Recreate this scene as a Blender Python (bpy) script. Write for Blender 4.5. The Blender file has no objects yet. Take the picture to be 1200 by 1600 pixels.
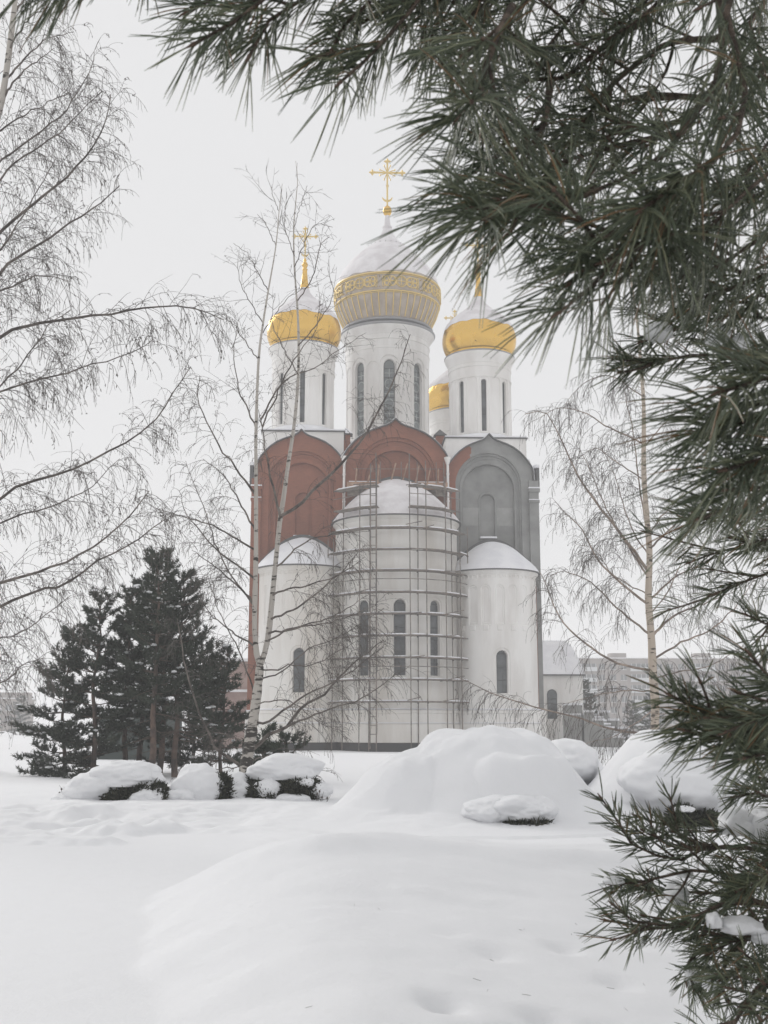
import bpy, bmesh, math, random
import numpy as np
from mathutils import Vector, noise as mnoise

R = math.radians
PI = math.pi
rng = np.random.default_rng(7)
random.seed(7)
scene = bpy.context.scene
COL = scene.collection

# ------------------------------------------------------------------ camera
F = 1800.0
PITCH = math.atan(330 / 1800)
EYE = 2.0
cam = bpy.data.cameras.new('camera')
camo = bpy.data.objects.new('camera', cam)
COL.objects.link(camo)
camo.location = (0, 0, EYE)
camo.rotation_euler = (PI / 2 + PITCH, 0, 0)
cam.sensor_fit = 'VERTICAL'
cam.sensor_height = 36
cam.sensor_width = 27
cam.lens = F / 1600 * 36
cam.clip_start = 0.05
cam.clip_end = 6000
cam.dof.use_dof = True
cam.dof.focus_distance = 60
cam.dof.aperture_fstop = 17
scene.camera = camo


def at(x, y, Y):
    """world point on the sight line of pixel (x, y) of the 1200x1600 photo at depth Y"""
    dx = (x - 600) / F
    dy = (800 - y) / F
    d = np.array([dx, math.cos(PITCH) - dy * math.sin(PITCH), math.sin(PITCH) + dy * math.cos(PITCH)])
    return np.array([0, 0, EYE]) + d * (Y / d[1])


def line_at(pts, y0, y1=None):
    """pixel polyline -> world polyline, depth running from y0 to y1"""
    y1 = y0 if y1 is None else y1
    n = len(pts)
    return np.array([at(p[0], p[1], y0 + (y1 - y0) * i / (n - 1)) for i, p in enumerate(pts)])


# ------------------------------------------------------------------ helpers
def ss(a, b, x):
    t = np.clip((x - a) / (b - a), 0, 1)
    return t * t * (3 - 2 * t)


def vnoise(x, y, seed=0):
    """2-D value noise in numpy, -1..1"""
    xi = np.floor(x).astype(np.int64)
    yi = np.floor(y).astype(np.int64)
    xf = x - xi
    yf = y - yi
    u = xf * xf * xf * (xf * (xf * 6 - 15) + 10)
    v = yf * yf * yf * (yf * (yf * 6 - 15) + 10)

    def hsh(a, b):
        n = (a * 374761393 + b * 668265263 + seed * 974711) & 0x7fffffff
        n = ((n ^ (n >> 13)) * 1274126177) & 0x7fffffff
        n = n ^ (n >> 16)
        return (n & 0xffff) / 32767.5 - 1.0
    a = hsh(xi, yi)
    b = hsh(xi + 1, yi)
    c = hsh(xi, yi + 1)
    d = hsh(xi + 1, yi + 1)
    return (a * (1 - u) + b * u) * (1 - v) + (c * (1 - u) + d * u) * v


def link(o, parent=None):
    COL.objects.link(o)
    if parent is not None:
        o.parent = parent
    return o


def tag(o, label=None, cat=None, group=None, kind=None):
    if label:
        o['label'] = label
    if cat:
        o['category'] = cat
    if group:
        o['group'] = group
    if kind:
        o['kind'] = kind
    return o


def thing(name, label, cat, loc=(0, 0, 0), rz=0, group=None):
    o = bpy.data.objects.new(name, None)
    o.empty_display_size = 0.3
    link(o)
    o.location = [float(v) for v in loc]
    o.rotation_euler = (0, 0, rz)
    return tag(o, label, cat, group)


def mesh_np(name, V, faces, mats, parent=None, smooth=True, midx=None, origin=None):
    """V (n,3); faces: list of int arrays (m,3|4); midx: list of per-array material index (int or array)"""
    V = np.asarray(V, dtype=np.float64)
    if origin is not None:
        V = V - np.asarray(origin)
    me = bpy.data.meshes.new(name)
    nl = sum(f.size for f in faces)
    nf = sum(len(f) for f in faces)
    me.vertices.add(len(V))
    me.vertices.foreach_set('co', V.astype(np.float32).ravel())
    me.loops.add(nl)
    me.polygons.add(nf)
    lv = np.concatenate([f.ravel() for f in faces]).astype(np.int32)
    me.loops.foreach_set('vertex_index', lv)
    st, k = [], 0
    for f in faces:
        st.append(k + np.arange(len(f)) * f.shape[1])
        k += f.size
    me.polygons.foreach_set('loop_start', np.concatenate(st).astype(np.int32))
    if midx is not None:
        mi = np.concatenate([np.full(len(f), m) if np.isscalar(m) else np.asarray(m) for f, m in zip(faces, midx)])
        me.polygons.foreach_set('material_index', mi.astype(np.int32))
    me.polygons.foreach_set('use_smooth', np.full(nf, smooth))
    me.update(calc_edges=True)
    me.validate()
    for m in (mats if isinstance(mats, (list, tuple)) else [mats]):
        me.materials.append(m)
    o = bpy.data.objects.new(name, me)
    link(o, parent)
    if origin is not None:
        o.location = [float(v) for v in origin]
    return o


class MB:
    """collects pieces into one mesh"""

    def __init__(s):
        s.V, s.F, s.M, s.n = [], {3: [], 4: []}, {3: [], 4: []}, 0

    def add(s, V, Fs, m=0):
        V = np.asarray(V, float).reshape(-1, 3)
        Fs = np.asarray(Fs, int)
        k = Fs.shape[1]
        s.F[k].append(Fs + s.n)
        s.M[k].append(np.full(len(Fs), m))
        s.V.append(V)
        s.n += len(V)
        return s

    def box(s, c, h, m=0, rz=0.0, ry=0.0, rx=0.0):
        g = np.array([[x, y, z] for x in (-1, 1) for y in (-1, 1) for z in (-1, 1)], float) * np.array(h)
        if rx:
            c_, s_ = math.cos(rx), math.sin(rx)
            g = g @ np.array([[1, 0, 0], [0, c_, s_], [0, -s_, c_]])
        if ry:
            c_, s_ = math.cos(ry), math.sin(ry)
            g = g @ np.array([[c_, 0, -s_], [0, 1, 0], [s_, 0, c_]])
        if rz:
            c_, s_ = math.cos(rz), math.sin(rz)
            g = g @ np.array([[c_, s_, 0], [-s_, c_, 0], [0, 0, 1]])
        return s.add(g + np.array(c), [[0, 1, 3, 2], [4, 6, 7, 5], [0, 4, 5, 1], [2, 3, 7, 6], [0, 2, 6, 4], [1, 5, 7, 3]], m)

    def bar(s, a, b, r, m=0, n=6, r2=None):
        P = np.array([[a, b]], float)
        V, Fq = tubes(P, np.array([[r, r if r2 is None else r2]]), n)
        return s.add(V, Fq, m)

    def tube(s, pts, r, m=0, n=6):
        P = np.asarray(pts, float)[None]
        Rr = np.full((1, P.shape[1]), r) if np.isscalar(r) else np.asarray(r, float)[None]
        V, Fq = tubes(P, Rr, n)
        return s.add(V, Fq, m)

    def lathe(s, prof, n=48, c=(0, 0, 0), m=0, a0=0.0, a1=2 * PI):
        prof = np.asarray(prof, float)
        full = abs(a1 - a0 - 2 * PI) < 1e-6
        na = n if full else n + 1
        A = a0 + (a1 - a0) * np.arange(na) / n
        V = np.zeros((na, len(prof), 3))
        V[:, :, 0] = np.cos(A)[:, None] * prof[None, :, 0] + c[0]
        V[:, :, 1] = np.sin(A)[:, None] * prof[None, :, 0] + c[1]
        V[:, :, 2] = prof[None, :, 1] + c[2]
        return s.add(V, gridfaces(na, len(prof), full), m)

    def build(s, name, mats, parent=None, smooth=False, origin=None):
        fs, ms = [], []
        for k in (3, 4):
            if s.F[k]:
                fs.append(np.concatenate(s.F[k]))
                ms.append(np.concatenate(s.M[k]))
        return mesh_np(name, np.concatenate(s.V), fs, mats, parent, smooth, ms, origin)


def gridfaces(na, nb, wrap=False):
    i = np.arange(na if wrap else na - 1)[:, None]
    j = np.arange(nb - 1)[None, :]
    i2 = (i + 1) % na
    f = np.stack([i * nb + j, i2 * nb + j, i2 * nb + j + 1, i * nb + j + 1], -1)
    return f.reshape(-1, 4)


def nrm(v):
    return v / np.maximum(np.linalg.norm(v, axis=-1, keepdims=True), 1e-9)


def tubes(P, Rr, s=3, closed_ends=True):
    """batch of tubes: P (n,K,3), Rr (n,K)"""
    n, K, _ = P.shape
    T = np.gradient(P, axis=1) if K > 2 else np.repeat(P[:, 1:] - P[:, :1], 2, axis=1)
    T = nrm(T)
    mean = nrm(T.mean(1))
    ref = np.where(np.abs(mean[:, 2:3]) < 0.8, np.array([[0, 0, 1.0]]), np.array([[1.0, 0, 0]]))
    e1 = nrm(np.cross(T, ref[:, None, :]))
    e2 = np.cross(T, e1)
    a = np.arange(s) * 2 * PI / s
    V = P[:, :, None, :] + Rr[:, :, None, None] * (np.cos(a)[None, None, :, None] * e1[:, :, None, :] + np.sin(a)[None, None, :, None] * e2[:, :, None, :])
    base = (np.arange(n) * K * s)[:, None, None]
    k = np.arange(K - 1)[None, :, None] * s
    j = np.arange(s)[None, None, :]
    j2 = (j + 1) % s
    Fq = np.stack([base + k + j, base + k + j2, base + k + s + j2, base + k + s + j], -1).reshape(-1, 4)
    return V.reshape(-1, 3), Fq


def resample(P, K):
    """smooth (Catmull-Rom) resample of a polyline to K points"""
    P = np.asarray(P, float)
    if len(P) == 2:
        t = np.linspace(0, 1, K)[:, None]
        return P[0] * (1 - t) + P[1] * t
    d = np.concatenate([[0], np.cumsum(np.linalg.norm(np.diff(P, axis=0), axis=1))])
    Q = np.concatenate([[2 * P[0] - P[1]], P, [2 * P[-1] - P[-2]]])
    out = []
    for u in np.linspace(0, d[-1], K):
        i = min(np.searchsorted(d, u, side='right') - 1, len(P) - 2)
        t = (u - d[i]) / max(d[i + 1] - d[i], 1e-9)
        p0, p1, p2, p3 = Q[i], Q[i + 1], Q[i + 2], Q[i + 3]
        out.append(0.5 * (2 * p1 + (p2 - p0) * t + (2 * p0 - 5 * p1 + 4 * p2 - p3) * t * t + (3 * p1 - p0 - 3 * p2 + p3) * t ** 3))
    return np.array(out)


# ------------------------------------------------------------------ materials
def mat(name, col, rough=0.8, metal=0.0, build=None, spec=None):
    m = bpy.data.materials.new(name)
    m.use_nodes = True
    nt = m.node_tree
    b = nt.nodes['Principled BSDF']
    b.inputs['Base Color'].default_value = (*col, 1)
    b.inputs['Roughness'].default_value = rough
    b.inputs['Metallic'].default_value = metal
    if spec is not None:
        b.inputs['Specular IOR Level'].default_value = spec
    if build:
        build(nt, b)
    return m


def N(nt, t, **kw):
    n = nt.nodes.new(t)
    for k, v in kw.items():
        if k in n.inputs:
            n.inputs[k].default_value = v
        else:
            setattr(n, k, v)
    return n


def noise_mix(c1, c2, scale, lo=0.4, hi=0.6, detail=6, stretch=None, bump=0.0, bscale=None, rough=None):
    def f(nt, b):
        tc = N(nt, 'ShaderNodeTexCoord')
        mp = N(nt, 'ShaderNodeMapping')
        if stretch:
            mp.inputs['Scale'].default_value = stretch
        nt.links.new(tc.outputs['Object'], mp.inputs['Vector'])
        nz = N(nt, 'ShaderNodeTexNoise', Scale=scale, Detail=detail, Roughness=0.6)
        nt.links.new(mp.outputs[0], nz.inputs['Vector'])
        cr = N(nt, 'ShaderNodeValToRGB')
        cr.color_ramp.elements[0].position = lo
        cr.color_ramp.elements[1].position = hi
        cr.color_ramp.elements[0].color = (*c1, 1)
        cr.color_ramp.elements[1].color = (*c2, 1)
        nt.links.new(nz.outputs['Fac'], cr.inputs['Fac'])
        nt.links.new(cr.outputs['Color'], b.inputs['Base Color'])
        if bump:
            n2 = N(nt, 'ShaderNodeTexNoise', Scale=bscale or scale * 4, Detail=5)
            nt.links.new(tc.outputs['Object'], n2.inputs['Vector'])
            bp = N(nt, 'ShaderNodeBump', Strength=bump, Distance=0.05)
            nt.links.new(n2.outputs['Fac'], bp.inputs['Height'])
            nt.links.new(bp.outputs['Normal'], b.inputs['Normal'])
    return f


def snow_nodes(nt, b):
    tc = N(nt, 'ShaderNodeTexCoord')
    n1 = N(nt, 'ShaderNodeTexNoise', Scale=1.4, Detail=6, Roughness=0.55)
    n2 = N(nt, 'ShaderNodeTexNoise', Scale=22.0, Detail=6, Roughness=0.7)
    n3 = N(nt, 'ShaderNodeTexNoise', Scale=220.0, Detail=2)
    for n in (n1, n2, n3):
        nt.links.new(tc.outputs['Object'], n.inputs['Vector'])
    b1 = N(nt, 'ShaderNodeBump', Strength=0.35, Distance=0.05)
    b2 = N(nt, 'ShaderNodeBump', Strength=0.4, Distance=0.014)
    b3 = N(nt, 'ShaderNodeBump', Strength=0.5, Distance=0.003)
    nt.links.new(n1.outputs['Fac'], b1.inputs['Height'])
    nt.links.new(n2.outputs['Fac'], b2.inputs['Height'])
    nt.links.new(n3.outputs['Fac'], b3.inputs['Height'])
    nt.links.new(b1.outputs[0], b2.inputs['Normal'])
    nt.links.new(b2.outputs[0], b3.inputs['Normal'])
    nt.links.new(b3.outputs[0], b.inputs['Normal'])


M = {}
M['snow'] = mat('snow', (0.78, 0.785, 0.80), 0.75, build=snow_nodes, spec=0.15)
M['roof_snow'] = mat('roof_snow', (0.86, 0.86, 0.88), 0.8, build=noise_mix((0.76, 0.76, 0.79), (0.84, 0.84, 0.86), 0.7, bump=0.3, bscale=3), spec=0.1)
M['dome_snow'] = mat('dome_snow', (0.66, 0.65, 0.67), 0.8, build=noise_mix((0.70, 0.67, 0.68), (0.82, 0.80, 0.81), 0.8, bump=0.3, bscale=4), spec=0.1)
def road_nodes(nt, b):
    tc = N(nt, 'ShaderNodeTexCoord')
    n1 = N(nt, 'ShaderNodeTexNoise', Scale=0.7, Detail=7, Roughness=0.65)
    n2 = N(nt, 'ShaderNodeTexNoise', Scale=9.0, Detail=6, Roughness=0.75)
    cr = N(nt, 'ShaderNodeValToRGB')
    e = cr.color_ramp.elements
    e[0].position, e[1].position = 0.3, 0.65
    e[0].color, e[1].color = (0.74, 0.71, 0.71, 1), (0.81, 0.80, 0.805, 1)
    c2 = N(nt, 'ShaderNodeValToRGB')
    e = c2.color_ramp.elements
    e[0].position, e[1].position = 0.27, 0.33
    e[0].color, e[1].color = (0.40, 0.36, 0.34, 1), (1, 1, 1, 1)
    mx = N(nt, 'ShaderNodeMix', data_type='RGBA', blend_type='MULTIPLY')
    mx.inputs['Factor'].default_value = 0.8
    for n in (n1, n2):
        nt.links.new(tc.outputs['Object'], n.inputs['Vector'])
    nt.links.new(n1.outputs['Fac'], cr.inputs['Fac'])
    nt.links.new(n2.outputs['Fac'], c2.inputs['Fac'])
    nt.links.new(cr.outputs['Color'], mx.inputs['A'])
    nt.links.new(c2.outputs['Color'], mx.inputs['B'])
    nt.links.new(mx.outputs['Result'], b.inputs['Base Color'])
    bp = N(nt, 'ShaderNodeBump', Strength=0.5, Distance=0.03)
    nt.links.new(n2.outputs['Fac'], bp.inputs['Height'])
    nt.links.new(bp.outputs['Normal'], b.inputs['Normal'])
M['road'] = mat('packed_snow', (0.8, 0.77, 0.765), 0.8, build=road_nodes, spec=0.1)
M['white'] = mat('white_plaster', (0.72, 0.70, 0.68), 0.85, build=noise_mix((0.70, 0.675, 0.645), (0.83, 0.815, 0.79), 0.5, stretch=(1, 1, 0.25), bump=0.12, bscale=14))
M['apse_white'] = mat('stained_plaster', (0.66, 0.64, 0.60), 0.85, build=noise_mix((0.56, 0.515, 0.46), (0.76, 0.74, 0.705), 0.45, lo=0.26, hi=0.58, stretch=(1, 1, 0.18), bump=0.12, bscale=14))
def brick_nodes(nt, b):
    tc = N(nt, 'ShaderNodeTexCoord')
    sp = N(nt, 'ShaderNodeSeparateXYZ')
    cm = N(nt, 'ShaderNodeCombineXYZ')
    nt.links.new(tc.outputs['Object'], sp.inputs[0])
    ad = N(nt, 'ShaderNodeMath', operation='ADD')
    nt.links.new(sp.outputs['X'], ad.inputs[0])
    nt.links.new(sp.outputs['Y'], ad.inputs[1])
    nt.links.new(ad.outputs[0], cm.inputs['X'])
    nt.links.new(sp.outputs['Z'], cm.inputs['Y'])
    br = N(nt, 'ShaderNodeTexBrick', Scale=1.0, **{'Mortar Size': 0.012, 'Brick Width': 0.26, 'Row Height': 0.085, 'Mortar Smooth': 0.3})
    br.inputs['Color1'].default_value = (0.262, 0.088, 0.048, 1)
    br.inputs['Color2'].default_value = (0.215, 0.07, 0.038, 1)
    br.inputs['Mortar'].default_value = (0.27, 0.125, 0.085, 1)
    nt.links.new(cm.outputs[0], br.inputs['Vector'])
    nz = N(nt, 'ShaderNodeTexNoise', Scale=0.55, Detail=7, Roughness=0.65)
    nt.links.new(tc.outputs['Object'], nz.inputs['Vector'])
    cr = N(nt, 'ShaderNodeValToRGB')
    cr.color_ramp.elements[0].position, cr.color_ramp.elements[1].position = 0.3, 0.7
    cr.color_ramp.elements[0].color, cr.color_ramp.elements[1].color = (0.78, 0.78, 0.78, 1), (1.12, 1.1, 1.08, 1)
    nt.links.new(nz.outputs['Fac'], cr.inputs['Fac'])
    mx = N(nt, 'ShaderNodeMix', data_type='RGBA', blend_type='MULTIPLY')
    mx.inputs['Factor'].default_value = 1
    nt.links.new(br.outputs['Color'], mx.inputs['A'])
    nt.links.new(cr.outputs['Color'], mx.inputs['B'])
    nt.links.new(mx.outputs['Result'], b.inputs['Base Color'])
M['brick'] = mat('red_brick', (0.28, 0.115, 0.08), 0.9, build=brick_nodes)
M['cement'] = mat('grey_cement', (0.27, 0.27, 0.262), 0.9, build=noise_mix((0.19, 0.192, 0.185), (0.30, 0.30, 0.292), 0.55, lo=0.3, hi=0.65, bump=0.15, bscale=10))
M['cement2'] = mat('pale_cement', (0.32, 0.32, 0.31), 0.9, build=noise_mix((0.26, 0.26, 0.25), (0.36, 0.36, 0.35), 0.9, lo=0.3, hi=0.65))
M['roofmetal'] = mat('dark_roof_metal', (0.10, 0.10, 0.10), 0.5, 0.3)
M['greymetal'] = mat('grey_metal', (0.32, 0.32, 0.33), 0.5, 0.4)
def gold_nodes(nt, b):
    tc = N(nt, 'ShaderNodeTexCoord')
    vo = N(nt, 'ShaderNodeTexVoronoi', Scale=1.1)
    nt.links.new(tc.outputs['Object'], vo.inputs['Vector'])
    mr = N(nt, 'ShaderNodeMapRange')
    mr.inputs['To Min'].default_value = 0.14
    mr.inputs['To Max'].default_value = 0.42
    sp = N(nt, 'ShaderNodeSeparateColor')
    nt.links.new(vo.outputs['Color'], sp.inputs[0])
    nt.links.new(sp.outputs[0], mr.inputs['Value'])
    nt.links.new(mr.outputs[0], b.inputs['Roughness'])
    bp = N(nt, 'ShaderNodeBump', Strength=0.3, Distance=0.1)
    nt.links.new(sp.outputs[1], bp.inputs['Height'])
    nt.links.new(bp.outputs['Normal'], b.inputs['Normal'])
M['gold'] = mat('gilded_metal', (0.76, 0.475, 0.105), 0.26, 1.0, build=gold_nodes)
M['palegold'] = mat('pale_gilding', (0.76, 0.57, 0.22), 0.45, 0.6)
M['domebase'] = mat('lilac_grey_cladding', (0.42, 0.36, 0.30), 0.5, 0.25, build=noise_mix((0.37, 0.31, 0.25), (0.48, 0.415, 0.35), 1.2))
M['glass'] = mat('window_glass', (0.075, 0.085, 0.09), 0.15, build=noise_mix((0.055, 0.062, 0.066), (0.11, 0.12, 0.125), 0.9, spec if False else 0.4, 0.6))
M['drumglass'] = mat('drum_glass', (0.17, 0.19, 0.19), 0.2)
M['bars'] = mat('glazing_bar', (0.07, 0.075, 0.08), 0.6)
M['tracery'] = mat('pale_tracery', (0.5, 0.52, 0.52), 0.7)
M['tar'] = mat('bitumen_plinth', (0.028, 0.028, 0.03), 0.7)
M['steel'] = mat('scaffold_steel', (0.17, 0.15, 0.135), 0.6, 0.3, build=noise_mix((0.10, 0.09, 0.085), (0.24, 0.20, 0.17), 2.0))
M['plank'] = mat('weathered_plank', (0.24, 0.21, 0.18), 0.85, build=noise_mix((0.15, 0.13, 0.115), (0.32, 0.28, 0.24), 3.0, stretch=(1, 6, 1)))
M['newplank'] = mat('fresh_plank', (0.33, 0.20, 0.13), 0.8, build=noise_mix((0.24, 0.14, 0.09), (0.42, 0.27, 0.19), 2.0))
def birch_nodes(base, dark):
    def f(nt, b):
        tc = N(nt, 'ShaderNodeTexCoord')
        mp = N(nt, 'ShaderNodeMapping')
        mp.inputs['Scale'].default_value = (3.2, 3.2, 11)
        nt.links.new(tc.outputs['Object'], mp.inputs['Vector'])
        nz = N(nt, 'ShaderNodeTexNoise', Scale=1.0, Detail=4, Roughness=0.6)
        nt.links.new(mp.outputs[0], nz.inputs['Vector'])
        n2 = N(nt, 'ShaderNodeTexNoise', Scale=2.5, Detail=4, Roughness=0.6)
        nt.links.new(tc.outputs['Object'], n2.inputs['Vector'])
        sp = N(nt, 'ShaderNodeSeparateXYZ')
        nt.links.new(tc.outputs['Object'], sp.inputs[0])
        mr = N(nt, 'ShaderNodeMapRange')          # rough black bark at the foot of a birch
        mr.inputs['From Min'].default_value, mr.inputs['From Max'].default_value = 0.3, 3.6
        mr.inputs['To Min'].default_value, mr.inputs['To Max'].default_value = -0.15, 0.0
        nt.links.new(sp.outputs['Z'], mr.inputs['Value'])
        ad = N(nt, 'ShaderNodeMath', operation='ADD')
        nt.links.new(nz.outputs['Fac'], ad.inputs[0])
        nt.links.new(mr.outputs[0], ad.inputs[1])
        cr = N(nt, 'ShaderNodeValToRGB')
        e = cr.color_ramp.elements
        e[0].position, e[1].position = 0.36, 0.43
        e[0].color, e[1].color = (*dark, 1), (*base, 1)
        nt.links.new(ad.outputs[0], cr.inputs['Fac'])
        nt.links.new(cr.outputs['Color'], b.inputs['Base Color'])
    return f
M['birch'] = mat('birch_bark', (0.45, 0.42, 0.38), 0.8, build=birch_nodes((0.46, 0.43, 0.39), (0.05, 0.045, 0.04)))
M['birchtan'] = mat('tan_birch_bark', (0.5, 0.4, 0.3), 0.8, build=birch_nodes((0.47, 0.40, 0.33), (0.10, 0.085, 0.07)))
M['twig'] = mat('birch_twig', (0.10, 0.088, 0.08), 0.8)
M['limb'] = mat('birch_limb', (0.12, 0.105, 0.095), 0.8, build=noise_mix((0.07, 0.06, 0.055), (0.2, 0.175, 0.155), 3.0))
M['limbpale'] = mat('pale_birch_limb', (0.30, 0.25, 0.21), 0.8, build=noise_mix((0.16, 0.13, 0.11), (0.38, 0.31, 0.26), 2.0))
M['pinebark'] = mat('pine_bark', (0.16, 0.095, 0.065), 0.9, build=noise_mix((0.07, 0.05, 0.04), (0.21, 0.125, 0.085), 6.0, bump=0.5, bscale=20))
M['farbark'] = mat('far_pine_bark', (0.11, 0.08, 0.066), 0.9, build=noise_mix((0.06, 0.05, 0.045), (0.145, 0.10, 0.08), 3.0))
M['pinetwig'] = mat('pine_twig', (0.15, 0.105, 0.075), 0.85, build=noise_mix((0.07, 0.055, 0.045), (0.17, 0.13, 0.10), 40.0, bump=0.6, bscale=160))
M['bud'] = mat('pine_bud', (0.12, 0.08, 0.06), 0.8)
def needle_nodes(c1, c2, c3, brown=False):
    def f(nt, b):
        g = N(nt, 'ShaderNodeNewGeometry')
        cr = N(nt, 'ShaderNodeValToRGB')
        e = cr.color_ramp.elements
        e[0].color, e[1].color = (*c1, 1), (*c3, 1)
        k = e.new(0.55)
        k.color = (*c2, 1)
        if brown:
            e[-1].position = 0.94
            k = e.new(0.965)
            k.color = (0.20, 0.12, 0.06, 1)
        nt.links.new(g.outputs['Random Per Island'], cr.inputs['Fac'])
        nt.links.new(cr.outputs['Color'], b.inputs['Base Color'])
    return f
M['needle'] = mat('pine_needle', (0.05, 0.065, 0.045), 0.45, build=needle_nodes((0.065, 0.082, 0.055), (0.12, 0.145, 0.096), (0.21, 0.225, 0.14), True), spec=0.4)
M['farneedle'] = mat('dark_needle', (0.035, 0.042, 0.035), 0.7, build=needle_nodes((0.030, 0.039, 0.030), (0.052, 0.064, 0.049), (0.090, 0.102, 0.076)), spec=0.2)
M['shrubleaf'] = mat('juniper_leaf', (0.04, 0.045, 0.032), 0.7, build=needle_nodes((0.018, 0.02, 0.016), (0.04, 0.045, 0.032), (0.075, 0.075, 0.05)), spec=0.2)

# ------------------------------------------------------------------ sky, sun, render
SUN_EL, SUN_AZ = R(30), R(322)          # azimuth clockwise from +Y
w = bpy.data.worlds.new('World')
scene.world = w
w.use_nodes = True
nt = w.node_tree
bg = nt.nodes['Background']
sky = N(nt, 'ShaderNodeTexSky', sky_type='NISHITA')
sky.sun_disc = False
sky.sun_elevation = SUN_EL
sky.sun_rotation = SUN_AZ
sky.air_density, sky.dust_density, sky.ozone_density = 1.0, 2.0, 1.0
tc = N(nt, 'ShaderNodeTexCoord')
sp = N(nt, 'ShaderNodeSeparateXYZ')
nt.links.new(tc.outputs['Generated'], sp.inputs[0])
cr = N(nt, 'ShaderNodeValToRGB')        # an even overcast deck, brighter overhead than at the horizon
e = cr.color_ramp.elements
e[0].position, e[1].position = 0.0, 1.0
e[0].color, e[1].color = (0.985, 0.985, 0.99, 1), (0.975, 0.975, 0.985, 1)
k = e.new(0.35)
k.color = (0.955, 0.955, 0.965, 1)
nt.links.new(sp.outputs['Z'], cr.inputs['Fac'])
sc_ = N(nt, 'ShaderNodeVectorMath', operation='SCALE')
sc_.inputs['Scale'].default_value = 8.4
nt.links.new(cr.outputs['Color'], sc_.inputs[0])
mx = N(nt, 'ShaderNodeMix', data_type='RGBA')
mx.inputs['Factor'].default_value = 0.985
nt.links.new(sky.outputs['Color'], mx.inputs['A'])
nt.links.new(sc_.outputs['Vector'], mx.inputs['B'])
nt.links.new(mx.outputs['Result'], bg.inputs['Color'])
bg.inputs['Strength'].default_value = 0.1

sl = bpy.data.lights.new('sun', 'SUN')
so = bpy.data.objects.new('sun', sl)
link(so)
sl.energy = 1.5
sl.angle = R(24)
sl.color = (1.0, 0.97, 0.93)
so.rotation_euler = (PI / 2 - SUN_EL, 0, PI - SUN_AZ)

scene.view_settings.view_transform = 'Standard'
scene.view_settings.look = 'None'
scene.view_settings.exposure = 0
scene.view_settings.gamma = 1
scene.render.engine = 'CYCLES'
cy = scene.cycles
cy.use_denoising = True
try:
    cy.denoiser = 'OPENIMAGEDENOISE'
    cy.denoising_prefilter = 'ACCURATE'
except Exception:
    pass
cy.max_bounces = 6
cy.diffuse_bounces = 4
cy.glossy_bounces = 3
cy.transmission_bounces = 2
cy.volume_bounces = 2
cy.transparent_max_bounces = 8
cy.use_adaptive_sampling = True
cy.adaptive_threshold = 0.02
cy.caustics_reflective = cy.caustics_refractive = False

# haze: one closed box of thin pale air round everything
hz = MB()
hz.box((0, 300, 28.5), (1500, 1500, 31.0))
hm = bpy.data.materials.new('haze_air')
hm.use_nodes = True
hn = hm.node_tree
hn.nodes.remove(hn.nodes['Principled BSDF'])
pv = N(hn, 'ShaderNodeVolumePrincipled')
pv.inputs['Color'].default_value = (0.985, 0.985, 0.99, 1)
pv.inputs['Density'].default_value = 0.0015
hn.links.new(pv.outputs['Volume'], hn.nodes['Material Output'].inputs['Volume'])
ho = hz.build('haze', hm)
tag(ho, kind='stuff')
ho['label'] = 'pale winter haze filling the air'

# ------------------------------------------------------------------ ground
FOOT_Y = [0, 7.5, 9, 12, 15.5, 22, 30]
FOOT_X = [-2.1, -2.4, -2.75, -3.1, -3.2, -2.5, -2.3]
DIMPLES = [(690, 1520, .10, .10), (765, 1560, .09, .09), (820, 1545, .12, .12), (868, 1590, .10, .12), (772, 1455, .12, .05),
           (850, 1520, .10, .09), (905, 1560, .10, .08), (800, 1590, .09, .08), (940, 1525, .1, .08), (640, 1590, .08, .05),
           (880, 1440, .11, .05), (960, 1470, .1, .05), (700, 1440, .1, .03)]


def gpt(x, y, z):
    dx = (x - 600) / F
    dy = (800 - y) / F
    d = np.array([dx, math.cos(PITCH) - dy * math.sin(PITCH), math.sin(PITCH) + dy * math.cos(PITCH)])
    return d * ((z - EYE) / d[2]) + np.array([0, 0, EYE])


def bump(x, y, cx, cy_, rx, ry, a=0.25, b=1.0):
    d = np.sqrt(((x - cx) / rx) ** 2 + ((y - cy_) / ry) ** 2)
    return 1 - ss(a, b, d)


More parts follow.
